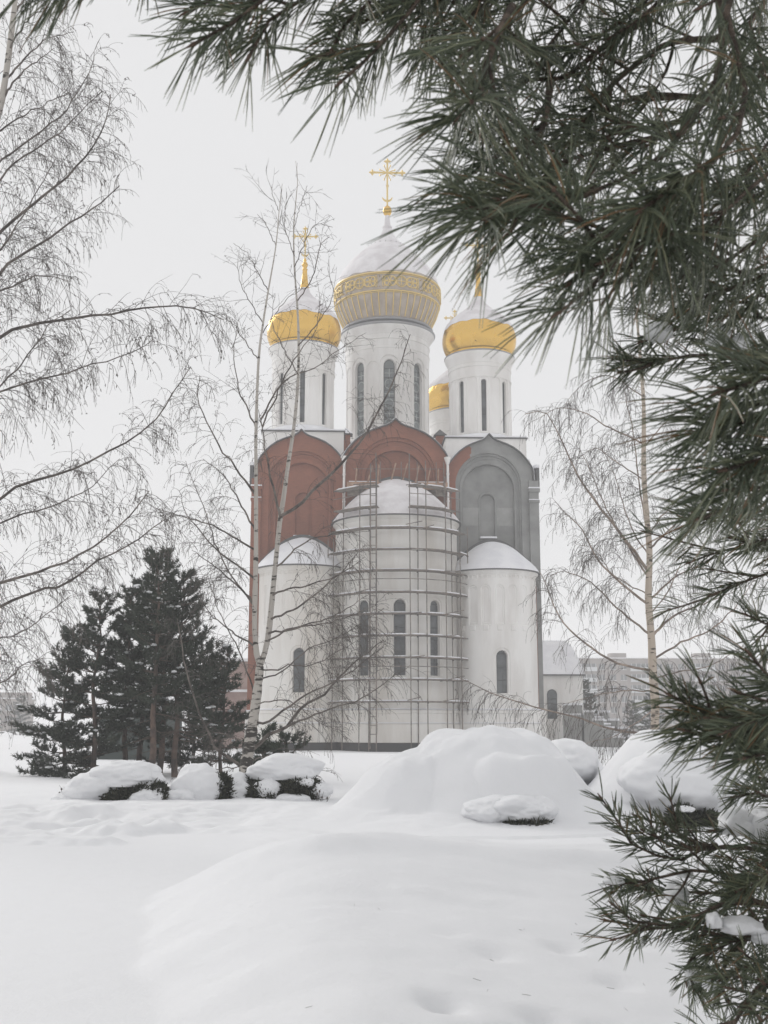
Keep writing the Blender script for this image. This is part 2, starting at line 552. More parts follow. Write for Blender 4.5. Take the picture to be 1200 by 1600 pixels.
def height(x, y):
    foot = np.interp(y, FOOT_Y, FOOT_X) + 0.12 * vnoise(y * 1.1, x * 0 + 3, 4)
    base = 0.36 * (1 - ss(50, 84, y))
    # ploughed bank beyond the road
    bank_t = ss(16.5, 21.0, y + 0.5 * vnoise(x * 0.5, y * 0 + 1, 2))
    bank = 0.1 + 0.26 * ss(15.2, 16.6, y + 0.4 * vnoise(x * 0.7, y * 0 + 1, 3)) + 0.18 * bank_t
    lump = ss(15.2, 16.5, y) * (1 - ss(20.5, 23, y))
    bank = bank + lump * (0.10 * vnoise(x * 0.8, y * 1.1, 5) + 0.075 * vnoise(x * 2.1, y * 2.3, 6) + 0.03 * vnoise(x * 6, y * 6, 7))
    yb = y + 0.35 * vnoise(x * 0.9, y * 0 + 7, 8) + 0.15 * vnoise(x * 3.1, y * 2, 9)
    left = 0.02 + (bank - 0.02) * ss(14.5, 16.0, yb) + 0.05 * ss(14.3, 15.0, yb) * (1 - ss(15.2, 16.2, yb)) * (.5 + .5 * vnoise(x * 4.5, y * 5, 10))
    left = np.where(y > 20, bank * (1 - ss(26, 34, y)) + base * ss(26, 34, y), left)
    # the near drift
    A = np.interp(y, [0, 4, 6, 8.5, 10.6, 11.6, 13.0, 14.5, 18, 22, 30], [.45, .50, .56, .72, .94, .88, .46, .32, .36, .48, .42])
    A = A + 0.03 * vnoise(x * .5, y * .5, 11) * ss(4, 7, y)
    A = A * (1 - 0.36 * ss(-0.7, 2.6, x) * (1 - ss(9.5, 12.0, y)))
    side = ss(-0.35, 2.3, x - foot)
    drift = left * (1 - side) + A * side
    g = np.where(y < 33, drift, base)
    # soft wind relief
    g = g + 0.035 * vnoise(x * 0.55 + 3, y * 0.45, 21) * side + 0.022 * vnoise(x * 1.5, y * 1.1, 22) + 0.006 * vnoise(x * 4.7 + y, y * 5.5, 24)
    g = g + 0.05 * bump(x, y, 0.4, 10.9, 2.6, .5, 0) + 0.07 * bump(x, y, 1.9, 11.0, 1.0, .4, 0) + 0.06 * bump(x, y, -.5, 10.5, .7, .4, 0) + 0.012 * vnoise(x * 2.2 + y * .8, y * 3.5, 23) * side * (y < 16)
    # shrubs buried under snow
    lum = 0.13 * vnoise(x * 1.6, y * 1.6, 31) + 0.085 * vnoise(x * 3.7, y * 3.7, 32) + 0.02 * vnoise(x * 8, y * 8, 33)
    for cx, cy_, rx, ry, H, a in ((1.85, 21.2, 2.35, 2.9, 1.50, 0.30), (0.55, 20.7, 1.7, 2.0, 1.10, 0.2), (2.25, 20.2, 1.35, 1.85, 1.08, 0.58),
                                  (3.75, 24.0, 1.25, 2.0, 1.30, 0.15), (5.35, 21.6, 2.2, 2.5, 1.45, 0.2), (7.4, 22.0, 2.6, 2.4, 1.25, 0.2),
                                  (3.3, 19.8, 1.6, 1.8, 0.45, 0.1), (1.3, 20.4, 3.7, 3.3, 0.34, 0.0), (-0.2, 20.3, 0.9, 1.3, 0.5, 0.1)):
        b_ = bump(x, y, cx, cy_, rx, ry, a)
        g = np.maximum(g, 0.36 + (H + lum * 0.8) * b_ ** 0.8) * 0.7 + 0.3 * np.log(np.exp(6 * g) + np.exp(6 * (0.36 + H * b_) * (b_ > 0) + 6 * g * (b_ <= 0))) / 6 - 0.3 * math.log(2) / 6 * (b_ <= 0)
    for px, py, r_, d_ in DIMPLES:
        q = gpt(px, py, 0.72)
        g = g - 1.0 * d_ * np.exp(-(((x - q[0]) / r_) ** 2 + ((y - q[1]) / (r_ * 1.2)) ** 2))
    g = np.where(y < 40, g + 0.004 * vnoise(x * 9, y * 9, 41), g)
    # mounds seen at the far left
    g = g + 0.9 * bump(x, y, -14.5, 38, 2.2, 3, 0.1) + 0.6 * bump(x, y, -17.5, 36, 2.2, 3, 0.1)
    far = ss(60, 84, y)
    return g * (1 - far) + (0.0 + 0.05 * vnoise(x * .2, y * .2, 50)) * far


def axis(parts):
    return np.unique(np.concatenate([np.arange(a, b, s) for a, b, s in parts]))


gx = axis([(-1400, -200, 100), (-200, -40, 10), (-40, -9, .6), (-9, 9, .06), (9, 40, .6), (40, 200, 10), (200, 1401, 100)])
gy = axis([(-200, -5, 10), (-5, 4, .4), (4, 26, .06), (26, 45, .25), (45, 110, 1.0), (110, 300, 10), (300, 1500, 60)])
GX, GY = np.meshgrid(gx, gy, indexing='ij')
GZ = height(GX, GY)
V = np.stack([GX, GY, GZ], -1).reshape(-1, 3)
ground = mesh_np('snow_ground', V, [gridfaces(len(gx), len(gy))], M['snow'])
tag(ground, 'deep white snow covering the whole ground', kind='structure')

rx = axis([(-30, -7, .4), (-7, -0.5, .06)])
ry = axis([(2, 16.4, .06)])
RX, RY = np.meshgrid(rx, ry, indexing='ij')
RZ = 0.1 + 0.022 * vnoise(RX * .9, RY * 1.6, 61) + 0.022 * vnoise(RX * 2.6, RY * 3.1, 62) + 0.012 * vnoise(RX * 7, RY * 7, 63)
for px, py, r_, d_ in [(35, 1552, .08, .05), (80, 1578, .09, .05), (195, 1545, .09, .04)]:
    q = gpt(px, py, 0.1)
    RZ -= d_ * np.exp(-(((RX - q[0]) / r_) ** 2 + ((RY - q[1]) / (r_ * 1.3)) ** 2))
RZ = np.where(RX > np.interp(RY, FOOT_Y, FOOT_X) + 0.9, -0.3, RZ)
road = mesh_np('road', np.stack([RX, RY, RZ], -1).reshape(-1, 3), [gridfaces(len(rx), len(ry))], M['road'])
tag(road, 'road of packed trodden snow beside the drift', kind='structure')


def hgt(x, y):
    return float(height(np.array([x], float), np.array([y], float))[0])


# ------------------------------------------------------------------ walls as displaced sheets
def wall_sheet(path, S, Z, depth, top=None, bottom=None):
    """path(s)->(x,y,nx,ny) arrays; S along the wall, Z heights (or 0..1 when top is given); depth(s,z) pushed inwards"""
    S = np.asarray(S)
    Z = np.asarray(Z)
    Sg, Tg = np.meshgrid(S, Z, indexing='ij')
    if top is not None:
        b = bottom if bottom is not None else 0.0
        Zg = b + Tg * (top(Sg) - b)
    else:
        Zg = Tg
    x, y, nx, ny = path(Sg)
    D = depth(Sg, Zg)
    V = np.stack([x - nx * D, y - ny * D, Zg], -1).reshape(-1, 3)
    return V, gridfaces(len(S), len(Z)), Sg, Zg


def in_arch(ds, z, hw, zb, zt):
    """1 inside a round-headed opening (half width hw, sill zb, crown zt)"""
    zc = zt - hw
    return np.where(z > zc, (ds ** 2 + (z - zc) ** 2) < hw ** 2, np.abs(ds) < hw) & (z > zb) & (z < zt)


def arch_window(path, s0, hw, zb, zt, depth, bars, parent, glass, tracery=False, sill=None, ncol=9):
    """glass pane + bars following a curved wall"""
    mb = MB()
    u = np.linspace(-hw, hw, ncol)
    zc = zt - hw
    top = zc + np.sqrt(np.maximum(hw * hw - u * u, 0)) * 1.0
    rows = np.linspace(0, 1, 8)
    S = s0 + u
    Sg = np.repeat(S[:, None], 8, 1)
    Zg = zb + rows[None, :] * (top[:, None] - zb)
    x, y, nx, ny = path(Sg)
    d = depth - 0.02
    mb.add(np.stack([x - nx * d, y - ny * d, Zg], -1), gridfaces(ncol, 8), 0)
    d2 = depth - 0.05

    def strip(pts_s, pts_z, r, m):
        x, y, nx, ny = path(np.asarray(pts_s, float))
        mb.tube(np.stack([x - nx * d2, y - ny * d2, np.asarray(pts_z, float)], -1), r, m, 4)
    bw = max(0.035, hw * 0.06)
    for z in bars:
        h = hw if z < zc else math.sqrt(max(hw * hw - (z - zc) ** 2, 0))
        q = np.linspace(-h, h, 5)
        strip(s0 + q, np.full(5, z), bw, 1)
    if glass == 'glass' and hw > .3:
        strip([s0 + hw * .2, s0 + hw * .2], [zb, zb + (zc - zb) * .55], bw * .55, 1)
    # frame round the edge
    a = np.linspace(PI, 0, 13)
    es = np.concatenate([[-hw], hw * np.cos(a), [hw]])
    ez = np.concatenate([[zb], zc + hw * np.sin(a), [zb]])
    strip(s0 + es * 0.96, ez, bw * 0.9, 1)
    if tracery:
        zz = list(bars)
        for i in range(len(zz) - 1):
            za, zd = zz[i], zz[i + 1]
            zm, r_ = (za + zd) / 2, min(hw * 0.82, (zd - za) * 0.46)
            if i % 2 == 0:
                a = np.linspace(0, 2 * PI, 21)
                strip(s0 + r_ * np.cos(a), zm + r_ * np.sin(a), bw * 0.75, 2)
            else:
                strip([s0, s0], [za, zd], bw * 0.8, 2)
                strip([s0 - hw * .9, s0 + hw * .9], [zm, zm], bw * 0.8, 2)
    return mb.build('window', [M[glass], M['bars'], M['tracery']], parent)


# ------------------------------------------------------------------ the church
TH = R(2.5)
CH = thing('church', 'white and brick church with five onion domes and scaffolded apse', 'church', (0.93, 90, 0), TH)


def ogee(t):
    t = np.abs(t)
    return np.interp(t, [0, .03, .06, .1, .16, .25, .4, .55, .7, .8, .88, .94, .98, 1],
                     [1, .955, .915, .875, .83, .79, .725, .64, .51, .39, .27, .165, .075, 0])


BAYS = {-1: (-7.55, 3.45, 22.3, 25.1), 0: (0, 4.15, 22.9, 26.1), 1: (7.55, 3.45, 21.9, 24.9)}


def bay_top(k):
    c, hw, zs, zp = BAYS[k]
    return lambda u: zs + (zp - zs) * ogee((u - c) / hw)


def facade_bay(k):
    c, hw, zs, zp = BAYS[k]
    top = bay_top(k)
    arches = ([(2.62, .16, 20.75), (2.48, .30, 20.7), (2.28, .22, 20.6), (2.08, .55, 20.4)] if k else
              [(3.2, .16, 21.4), (3.02, .32, 21.3), (2.75, .22, 21.2), (2.45, .6, 21.1)])
    ac = c - 0.12 * k

    def depth(s, z):
        d = np.zeros_like(s)
        for r_, dd, zc in arches:
            ins = np.where(z > zc, (s - ac) ** 2 + (z - zc) ** 2 < r_ * r_, np.abs(s - ac) < r_)
            d = np.where(ins, dd, d)
        if k:
            rim = in_arch(s - ac + .05 * k, z, .72, 16.4, 20.25)
            d = np.where(rim, d - .05, d)
            d = np.where(in_arch(s - ac + .05 * k, z, .6, 16.6, 20.1), d + .22, d)
        return d
    S = np.linspace(c - hw, c + hw, 260)
    b = 12.5 if k else 16.5
    V, Fq, Sg, Zg = wall_sheet(lambda s: (s, s * 0, s * 0, s * 0 - 1), S, np.linspace(0, 1, 240), depth, top, b)
    fc = V[Fq].mean(1)
    if k == 1:
        ds, dz = fc[:, 0] - ac, fc[:, 2] - 20.75
        outside = np.where(dz > 0, np.hypot(ds, dz) > 2.64, np.abs(ds) > 2.64)
        jag = 0.05 * np.sin(fc[:, 2] * 7) + 0.04 * np.sin(fc[:, 2] * 17)
        mi = np.where(outside & (fc[:, 0] < 6.05 + jag), 0, 1)
        mi = np.where((mi == 1) & (fc[:, 2] < 19.0) & (fc[:, 2] > 17.55) & (np.abs(fc[:, 0] - ac) > .7) & (np.abs(fc[:, 0] - ac) < 2.0), 2, mi)
    else:
        mi = np.zeros(len(fc))
    name = 'gable_wall'
    o = mesh_np(name, V, [Fq], [M['brick'], M['cement'], M['cement2']], CH, False, [mi])
    o['label'] = {-1: 'red brick gable with nested arches', 0: 'wide red brick gable over the tall apse', 1: 'grey cemented gable with a red brick strip'}[k]
    # ogee roof edge, its snow, and the vault behind
    t = np.concatenate([np.linspace(-1, -.9, 10), np.linspace(-.88, -.1, 40), np.linspace(-.09, .09, 19), np.linspace(.1, .88, 40), np.linspace(.9, 1, 10)])
    u = c + t * hw
    z = top(u)
    uu = np.concatenate([[u[0] - .02], u, [u[-1] + .02]])
    zz = np.concatenate([[z[0] - .7], z, [z[-1] - .7]])
    nu = -np.gradient(zz)
    nz_ = np.gradient(uu)
    L = np.hypot(nu, nz_)
    nu, nz_ = nu / L, nz_ / L
    nz_ = np.where(nz_ < 0.05, 0.05, nz_)

    def extrude(v0, v1, off0, off1, m, nm):
        ring = []
        for v_, o_ in ((v0, off0), (v0, off1), (v1, off1), (v1, off0)):
            ring.append(np.stack([uu + nu * o_, np.full_like(uu, v_), zz + nz_ * o_], -1))
        A = np.stack(ring, 1)
        mb = MB()
        n_ = len(uu)
        fs = []
        for i in range(4):
            j = (i + 1) % 4
            q = np.arange(n_ - 1)
            fs.append(np.stack([q * 4 + i, q * 4 + j, (q + 1) * 4 + j, (q + 1) * 4 + i], -1))
        mb.add(A, np.concatenate(fs), 0)
        return mb.build(nm, m, o)
    extrude(-0.28, 4.5, 0.0, 0.075, M['roofmetal'], 'roof_edge')
    extrude(-0.05, 4.3, 0.08, 0.15, M['roof_snow'], 'roof_snow')
    return o


for k in (-1, 0, 1):
    facade_bay(k)

# body of the church below and behind the gables
mb = MB()
mb.box((0, 15.8, 10.6), (11.1, 14.8, 10.4), 0)
mb.build('wall', [M['white']], CH)
mb = MB()
mb.box((0, -0.05, 7.0), (11.05, 0.25, 5.6), 0)
mb.box((0, -0.02, 14.5), (4.2, 0.2, 2.2), 0)
mb.build('wall', [M['brick']], CH)
# corner pilasters
for sx, m_, lab in ((-1, 'brick', 'red brick corner pilaster'), (1, 'cement', 'grey cement corner pilaster with snowy capital bands')):
    mb = MB()
    mb.box((sx * 11.05, 0.3, 12.0), (.38, .55, 9.1), 0)
    mb.box((sx * 11.05, 0.25, 20.3), (.46, .62, .14), 0)
    mb.box((sx * 11.05, 0.25, 19.4), (.43, .60, .1), 0)
    mb.box((sx * 11.05, 0.2, 20.5), (.44, .62, .05), 1)
    mb.box((sx * 11.05, 0.2, 19.54), (.41, .60, .035), 1)
    o = mb.build('pilaster', [M[m_], M['roof_snow']], CH)
    o['label'] = lab
# inner strips between bays
for u0, m_ in ((-4.13, 'brick'), (4.13, 'brick')):
    mb = MB()
    mb.box((u0, 0.02, 17.2), (.30, .14, 5.6), 0)
    mb.build('pilaster', [M[m_]], CH)
# white drain pipes with hoppers
for u0, zt, zb in ((-4.12, 22.9, 18.6), (4.15, 22.9, 17.6)):
    mb = MB()
    mb.bar((u0, -.32, zb), (u0, -.32, zt - .6), .105, 0, 10)
    mb.bar((u0, -.32, zt - .6), (u0, -.25, zt), .11, 0, 10, .3)
    for z in np.arange(zb + .6, zt - .6, 1.1):
        mb.bar((u0, -.32, z), (u0, -.32, z + .09), .135, 0, 10)
    mb.build('drain_pipe', [M['white']], CH, True)
# side gables seen edge on: curved roof edges with snow standing out from the flanks
for sx in (-1, 1):
    for v0, z1 in ((4.2, 23.6), (13, 25.0), (22, 23.6)):
        mb = MB()
        t = np.linspace(-1, 1, 41)
        hw = 3.6
        zz = 20.4 + (z1 - 20.4) * ogee(t)
        for x0, x1, dz, m_ in ((10.9, 11.55, 0, 0), (10.95, 11.5, .14, 1)):
            A = np.zeros((41, 4, 3))
            for i, (xx, oz) in enumerate(((x0, 0.0), (x1, 0.0), (x1, .16), (x0, .16))):
                A[:, i] = np.stack([np.full(41, sx * xx), v0 + t * hw, zz + oz + dz], -1)
            q = np.arange(40)
            mb.add(A, np.concatenate([np.stack([q * 4 + i, q * 4 + (i + 1) % 4, (q + 1) * 4 + (i + 1) % 4, (q + 1) * 4 + i], -1) for i in range(4)]), m_)
        # the gable's own wall
        A = np.zeros((41, 2, 3))
        A[:, 0] = np.stack([np.full(41, sx * 11.2), v0 + t * hw, np.full(41, 18.0)], -1)
        A[:, 1] = np.stack([np.full(41, sx * 11.2), v0 + t * hw, zz], -1)
        mb.add(A, gridfaces(41, 2), 2)
        mb.build('side_gable', [M['roofmetal'], M['roof_snow'], M['brick']], CH)
# snowy brackets on the outer edges, where the side gables spring
for sx in (-1, 1):
    mb = MB()
    mb.box((sx * 11.52, 1.0, 21.4), (.12, .6, .95), 0)
    mb.box((sx * 11.42, .9, 22.4), (.2, .7, .12), 1)
    mb.box((sx * 11.42, .6, 20.4), (.2, .5, .10), 1)
    mb.build('gutter_box', [M['roofmetal'], M['roof_snow']], CH)

# roofs behind, blocks under the drums
for sx in (-1, 1):
    for v0 in (5.2, 24.5):
        f = MB()
        dz_ = (.18 if sx < 0 else -.24) if v0 < 9 else 0
        f.box((sx * 7.45, v0 - 0.9 + (1.1 if v0 > 9 else 0), 23.0 + dz_), (3.3, 3.2, 2.1), 0)
        f.box((sx * 7.45, v0 - 0.9 + (1.1 if v0 > 9 else 0), 25.14 + dz_), (3.42, 3.32, 0.05), 1)
        f.box((sx * 7.45, v0 - 0.9 + (1.1 if v0 > 9 else 0), 25.24 + dz_), (3.34, 3.26, 0.07), 2)
        o = f.build('drum_block', [M['white'], M['roofmetal'], M['roof_snow']], CH)
        o.data.materials[0] = M['white']
f = MB()
f.box((0, 14, 23.5), (5.2, 5.4, 2.6), 0)
f.box((0, 14, 26.16), (5.35, 5.55, .05), 1)
f.box((0, 14, 26.27), (5.3, 5.5, .07), 2)
f.build('drum_block', [M['white'], M['roofmetal'], M['roof_snow']], CH)
f = MB()
f.box((0, 17, 22.3), (10.8, 12, 0.22), 0)
f.build('roof', [M['roof_snow']], CH)
for sx, snowy in ((-1, 1), (1, 0)):
    f = MB()
    f.box((sx * 3.95, 4.0, 24.6), (.36, .36, 1.1), 0)
    V4 = np.array([[-.56, -.56, 0], [.56, -.56, 0], [.56, .56, 0], [-.56, .56, 0], [0, 0, .62]], float) + np.array([sx * 3.95, 4.0, 25.72])
    f.add(V4, [[0, 1, 4], [1, 2, 4], [2, 3, 4], [3, 0, 4]], 1)
    f.add(V4[:4], [[3, 2, 1, 0]], 1)
    if snowy:
        V5 = V4 * 1.0
        V5[:, 2] += .06
        f.add(V5, [[0, 1, 4], [3, 0, 4]], 2)
    f.build('chimney', [M['brick'], M['roofmetal'], M['roof_snow']], CH)


def circ(cx, cy_, r_):
    return lambda s: (cx + r_ * np.cos(s / r_), cy_ + r_ * np.sin(s / r_), np.cos(s / r_), np.sin(s / r_))


def dome_curve(prof, n=60):
    return resample(np.c_[np.array(prof, float), np.zeros(len(prof))], n)[:, :2]


def ornate_cross(mb, z0, H, W, m=0, r_=0.07):
    """Orthodox cross standing in the church's u-z plane: arms with trefoil ends, rays, crescent"""
    zc = z0 + H * 0.72
    mb.bar((0, 0, z0), (0, 0, z0 + H * .96), r_, m, 6)
    mb.bar((-W * .5, 0, zc), (W * .5, 0, zc), r_, m, 6)
    for (x, z, ax) in ((-W * .5, zc, 0), (W * .5, zc, 0), (0, z0 + H * .96, 1)):
        for dx, dz in ((-1, 0), (1, 0), (0, 1), (0, -1)):
            p = np.array([x + dx * r_ * 2.2, 0, z + dz * r_ * 2.2])
            mb.bar((x, 0, z), p, r_ * .9, m, 5, r_ * 1.3)
            mb.bar(p, p + np.array([dx, 0, dz]) * r_ * 1.6, r_ * 1.2, m, 5, .01)
    for a in np.arange(8) * PI / 4 + PI / 8:
        for q in (0,):
            p = np.array([math.cos(a) * W * .27, 0, zc + math.sin(a) * W * .27])
            mb.bar((0, 0, zc), p, r_ * .45, m, 4)
            mb.bar(p - np.array([0, 0, r_ * .8]), p + np.array([0, 0, r_ * .8]), r_ * .7, m, 5)
    a = np.linspace(PI * 1.08, PI * 1.92, 11)
    rr = W * .17
    mb.tube(np.stack([rr * np.cos(a), a * 0, z0 + H * .22 + rr * np.sin(a)], -1), r_ * (.45 + .7 * np.sin(np.linspace(0, PI, 11))), m, 6)
    mb.tube(np.stack([.12 * np.cos(np.linspace(0, 2 * PI, 9)), np.zeros(9), z0 + H * .44 + .12 * np.sin(np.linspace(0, 2 * PI, 9))], -1), r_ * .4, m, 4)


def side_drum(u0, v0, lab_d, lab_o, src=None, dz=0.0):
    if src:
        out = []
        for o in src:
            c = o.copy()
            link(c, CH)
            c.location = (u0, v0, dz)
            for ch in o.children:
                d = ch.copy()
                link(d, c)
            out.append(c)
    else:
        Rd = 2.66
        path = circ(0, 0, Rd)
        per = 2 * PI * Rd
        sp8 = per / 8

        def depth(s, z):
            s0 = (s - (-PI / 2) * Rd + sp8 / 2) % sp8 - sp8 / 2
            s1 = (s - (-PI / 2) * Rd) % sp8 - sp8 / 2
            d = np.zeros_like(s)
            d = np.where(in_arch(s0, z, .42, 25.9, 30.98), .07, d)
            d = np.where(in_arch(s1, z, .46, 25.9, 30.95), .07, d)
            d = np.where(in_arch(s0, z, .225, 26.2, 30.7), .30, d)
            d = np.where((z > 30.9) & (z < 31.0), -.05, d)
            d = np.where((z > 31.8) & (z < 31.95), -.06, d)
            d = np.where(z > 32.2, -.05 - .3 * ss(32.2, 33.1, z), d)
            return d
        # open seam avoided: last column repeats the first
        S = np.linspace(0, per, 421)
        Z = np.concatenate([[24.6, 25.6], np.linspace(25.85, 31.05, 150), np.linspace(31.1, 33.15, 40)])
        V, Fq, _, _ = wall_sheet(path, S, Z, depth)
        d = mesh_np('drum', V, [Fq], M['white'], CH, False)
        for i in range(8):
            s0 = (-PI / 2) * Rd + i * sp8
            arch_window(path, s0, .225, 26.2, 30.7, .30, (27.7, 29.2, 30.4), d, 'glass')
        mb = MB()
        mb.lathe([(2.9, 33.0), (3.04, 33.12), (3.04, 33.2), (2.7, 33.34)], 72)
        mb.build('cornice', M['greymetal'], d, True)
        mb = MB()
        mb.lathe([(2.66, 26.0), (2.75, 25.93), (3.2, 25.55), (3.26, 25.3), (3.26, 25.2)], 72)
        mb.build('snow_skirt', M['roof_snow'], d, True)
        prof = [(2.62, 33.3), (2.88, 33.62), (3.10, 34.1), (3.19, 34.6), (3.17, 35.1), (3.05, 35.6), (2.8, 36.12), (2.4, 36.62), (1.9, 37.05), (1.35, 37.5), (.85, 37.95), (.52, 38.35), (.36, 38.75), (.3, 39.0)]
        pc = dome_curve(prof, 60)
        mb = MB()
        mb.lathe(np.vstack([[(2.72, 33.28), (2.78, 33.36), (2.74, 33.46)], pc[2:]]), 72)
        dm = mb.build('dome', M['gold'], CH, True)
        # snow on the upper half, ragged lower edge
        A = np.linspace(0, 2 * PI, 145)
        rows = 34
        z0 = 35.75 + .10 * np.sin(A * 3 + 1) + .06 * np.sin(A * 7) + .04 * np.sin(A * 17 + 2)
        Zs = z0[:, None] + (38.85 - z0)[:, None] * np.linspace(0, 1, rows)[None, :]
        rr = np.interp(Zs, pc[:, 1], pc[:, 0]) + .012 + .07 * np.minimum(1, np.linspace(0, 1, rows) * 9)[None, :] * (1 - .6 * np.linspace(0, 1, rows))[None, :]
        mesh_np('snow_cap', np.stack([rr * np.cos(A)[:, None], rr * np.sin(A)[:, None], Zs], -1).reshape(-1, 3), [gridfaces(145, rows)], M['dome_snow'], dm)
        mb = MB()
        mb.lathe([(.42, 38.5), (.36, 39.0), (.24, 39.9), (.19, 40.5), (.24, 40.55), (.24, 40.62), (.14, 40.7), (.2, 40.82), (.27, 41.0), (.2, 41.2), (.1, 41.3), (.15, 41.42), (.12, 41.56), (.06, 41.6)], 20)
        mb.build('spire', M['gold'], dm, True)
        mb = MB()
        ornate_cross(mb, 41.5, 3.0, 1.85, 0, .065)
        mb.build('cross', M['palegold'], dm)
        out = [d, dm]
        for o in out:
            o.location = (u0, v0, dz)
    out[0]['label'] = lab_d
    out[1]['label'] = lab_o
    return out


sd = side_drum(-7.6, 5.2, 'round white drum behind the birch', 'gold dome behind the birch tops', None, .26)
side_drum(7.55, 5.2, 'round white drum over the grey gable', 'gold dome capped with snow over the grey gable', sd, -.30)
side_drum(7.55, 24.5, 'white drum half hidden at the back', 'gold dome peeping out between two drums', sd)

# main drum and dome
Rm = 3.93
pm = circ(0, 14, Rm)
perm = 2 * PI * Rm
s8 = perm / 8


def mdepth(s, z):
    s0 = (s + PI / 2 * Rm + s8 / 2) % s8 - s8 / 2
    s1 = (s + PI / 2 * Rm) % s8 - s8 / 2
    d = np.zeros_like(s)
    d = np.where(in_arch(s0, z, .86, 26.8, 34.85), .10, d)
    d = np.where(in_arch(s1, z, .6, 26.8, 34.3), .08, d)
    d = np.where(in_arch(s0, z, .53, 27.2, 34.45), .42, d)
    d = np.where((z > 35.5) & (z < 35.65), -.05, d)
    d = np.where((z > 36.4) & (z < 36.55), -.07, d)
    d = np.where(z > 36.9, -.05 - .42 * ss(36.9, 37.7, z), d)
    return d


V, Fq, _, _ = wall_sheet(pm, np.linspace(0, perm, 561), np.concatenate([[24.5, 26.6], np.linspace(26.75, 35.0, 190), np.linspace(35.05, 37.75, 44)]), mdepth)
md = mesh_np('drum', V, [Fq], M['white'], CH, False)
md['label'] = 'tallest white drum with wide traceried windows'
for i in range(8):
    arch_window(pm, (-PI / 2) * Rm + i * s8, .53, 27.2, 34.45, .42, (27.9, 29.1, 29.75, 30.95, 31.6, 32.8, 33.65), md, 'drumglass', True)
mb = MB()
mb.lathe([(4.3, 37.6), (4.5, 37.74), (4.52, 37.84), (4.45, 37.9), (4.0, 38.12)], 96, (0, 14, 0))
mb.lathe([(4.0, 38.1), (4.25, 38.14), (4.32, 38.26), (4.2, 38.4), (4.0, 38.44)], 96, (0, 14, 0))
mb.build('cornice', M['greymetal'], md, True)
prof = [(3.95, 38.35), (4.25, 38.95), (4.68, 39.9), (4.96, 40.9), (5.03, 41.7), (4.93, 42.5), (4.6, 43.35), (4.0, 44.35), (3.3, 45.25), (2.5, 46.05), (1.75, 46.7), (1.15, 47.3), (.7, 47.9), (.45, 48.5), (.36, 48.85)]
pc = dome_curve(prof, 80)


def rad(z):
    return np.interp(z, pc[:, 1], pc[:, 0])


mb = MB()
mb.lathe(pc, 96, (0, 14, 0))
dm = mb.build('dome', M['domebase'], CH, True)
dm['label'] = 'largest lilac grey dome with gold relief band'
ZB0, ZB1 = 40.62, 42.32
mb = MB()
for z, r_ in ((ZB0, .075), (ZB0 - .14, .04), (ZB1, .085), (ZB1 - .15, .04)):
    a = np.linspace(0, 2 * PI, 121)
    q = rad(z) + .03
    mb.tube(np.stack([q * np.cos(a), 14 + q * np.sin(a), np.full(121, z)], -1), r_, 0, 6)
for i in range(44):
    a = (i + .5) * 2 * PI / 44
    z = np.linspace(38.55, ZB0, 9)
    q = rad(z) + .015
    mb.tube(np.stack([q * np.cos(a), 14 + q * np.sin(a), z], -1), .06, 0, 4)


def relief(am, du, dz, r_):
    z = (ZB0 + ZB1) / 2 + np.asarray(dz)
    q = rad(z) + .03
    a = am + np.asarray(du) / 5.0
    mb.tube(np.stack([q * np.cos(a), 14 + q * np.sin(a), z], -1), r_, 0, 5)


for i in range(8):
    am = -PI / 2 + R(12) + i * PI / 4
    t = np.linspace(0, 2 * PI, 25)
    relief(am, .48 * np.cos(t), .5 * np.sin(t), .055)
    relief(am, .36 * np.cos(t), .38 * np.sin(t), .03)
    relief(am, [-.34, .34], [0, 0], .045)
    relief(am, [0, 0], [-.36, .36], .045)
    for s_ in (-1, 1):
        relief(am, s_ * (1.0 + .52 * np.cos(t)), .2 + .26 * np.sin(t) * (1 + .2 * np.cos(t)), .05)
        relief(am, s_ * (1.0 + .52 * np.cos(t)), -.2 + .26 * np.sin(t) * (1 + .2 * np.cos(t)), .05)
        relief(am, s_ * (.5 + 1.15 * (t / 2 / PI)), .46 * np.sin(t * 1.0), .05)
        relief(am, s_ * (.5 + 1.15 * (t / 2 / PI)), -.46 * np.sin(t * 1.0), .05)
        relief(am, s_ * (1.62 + .1 * np.cos(t)), .55 * np.sin(t), .035)
    q = rad(41.4) + .05
    for dz in (-.5, .5):
        a = am + PI / 8
        mb.bar((q * .99 * math.cos(a), 14 + q * .99 * math.sin(a), 41.4 + dz), (q * 1.01 * math.cos(a), 14 + q * 1.01 * math.sin(a), 41.4 + dz), .07, 0, 6)
mb.build('gold_relief', M['palegold'], dm, True)
A = np.linspace(0, 2 * PI, 181)
rows = 44
z0 = 42.6 + .10 * np.sin(A * 3 + 4) + .06 * np.sin(A * 8) + .05 * np.sin(A * 19 + 1)
tt = np.linspace(0, 1, rows)
Zs = z0[:, None] + (48.7 - z0)[:, None] * tt[None, :]
rr = rad(Zs) + .012 + (.075 * np.minimum(1, tt * 8) * (1 - .85 * ss(.6, .72, tt)))[None, :]
rr = rr + .012 * np.sin(A * 22)[:, None] * ss(.6, .75, tt)[None, :]
mesh_np('snow_cap', np.stack([rr * np.cos(A)[:, None], 14 + rr * np.sin(A)[:, None], Zs], -1).reshape(-1, 3), [gridfaces(181, rows)], M['dome_snow'], dm)
mb = MB()
for i in range(22):
    a = i * 2 * PI / 22
    q = rad(46.72) + .02
    mb.bar((q * math.cos(a), 14 + q * math.sin(a), 46.66), ((q + .16) * math.cos(a), 14 + (q + .16) * math.sin(a), 46.78), .05, 0, 5, .01)
mb.build('snow_guard', M['greymetal'], dm)
mb = MB()
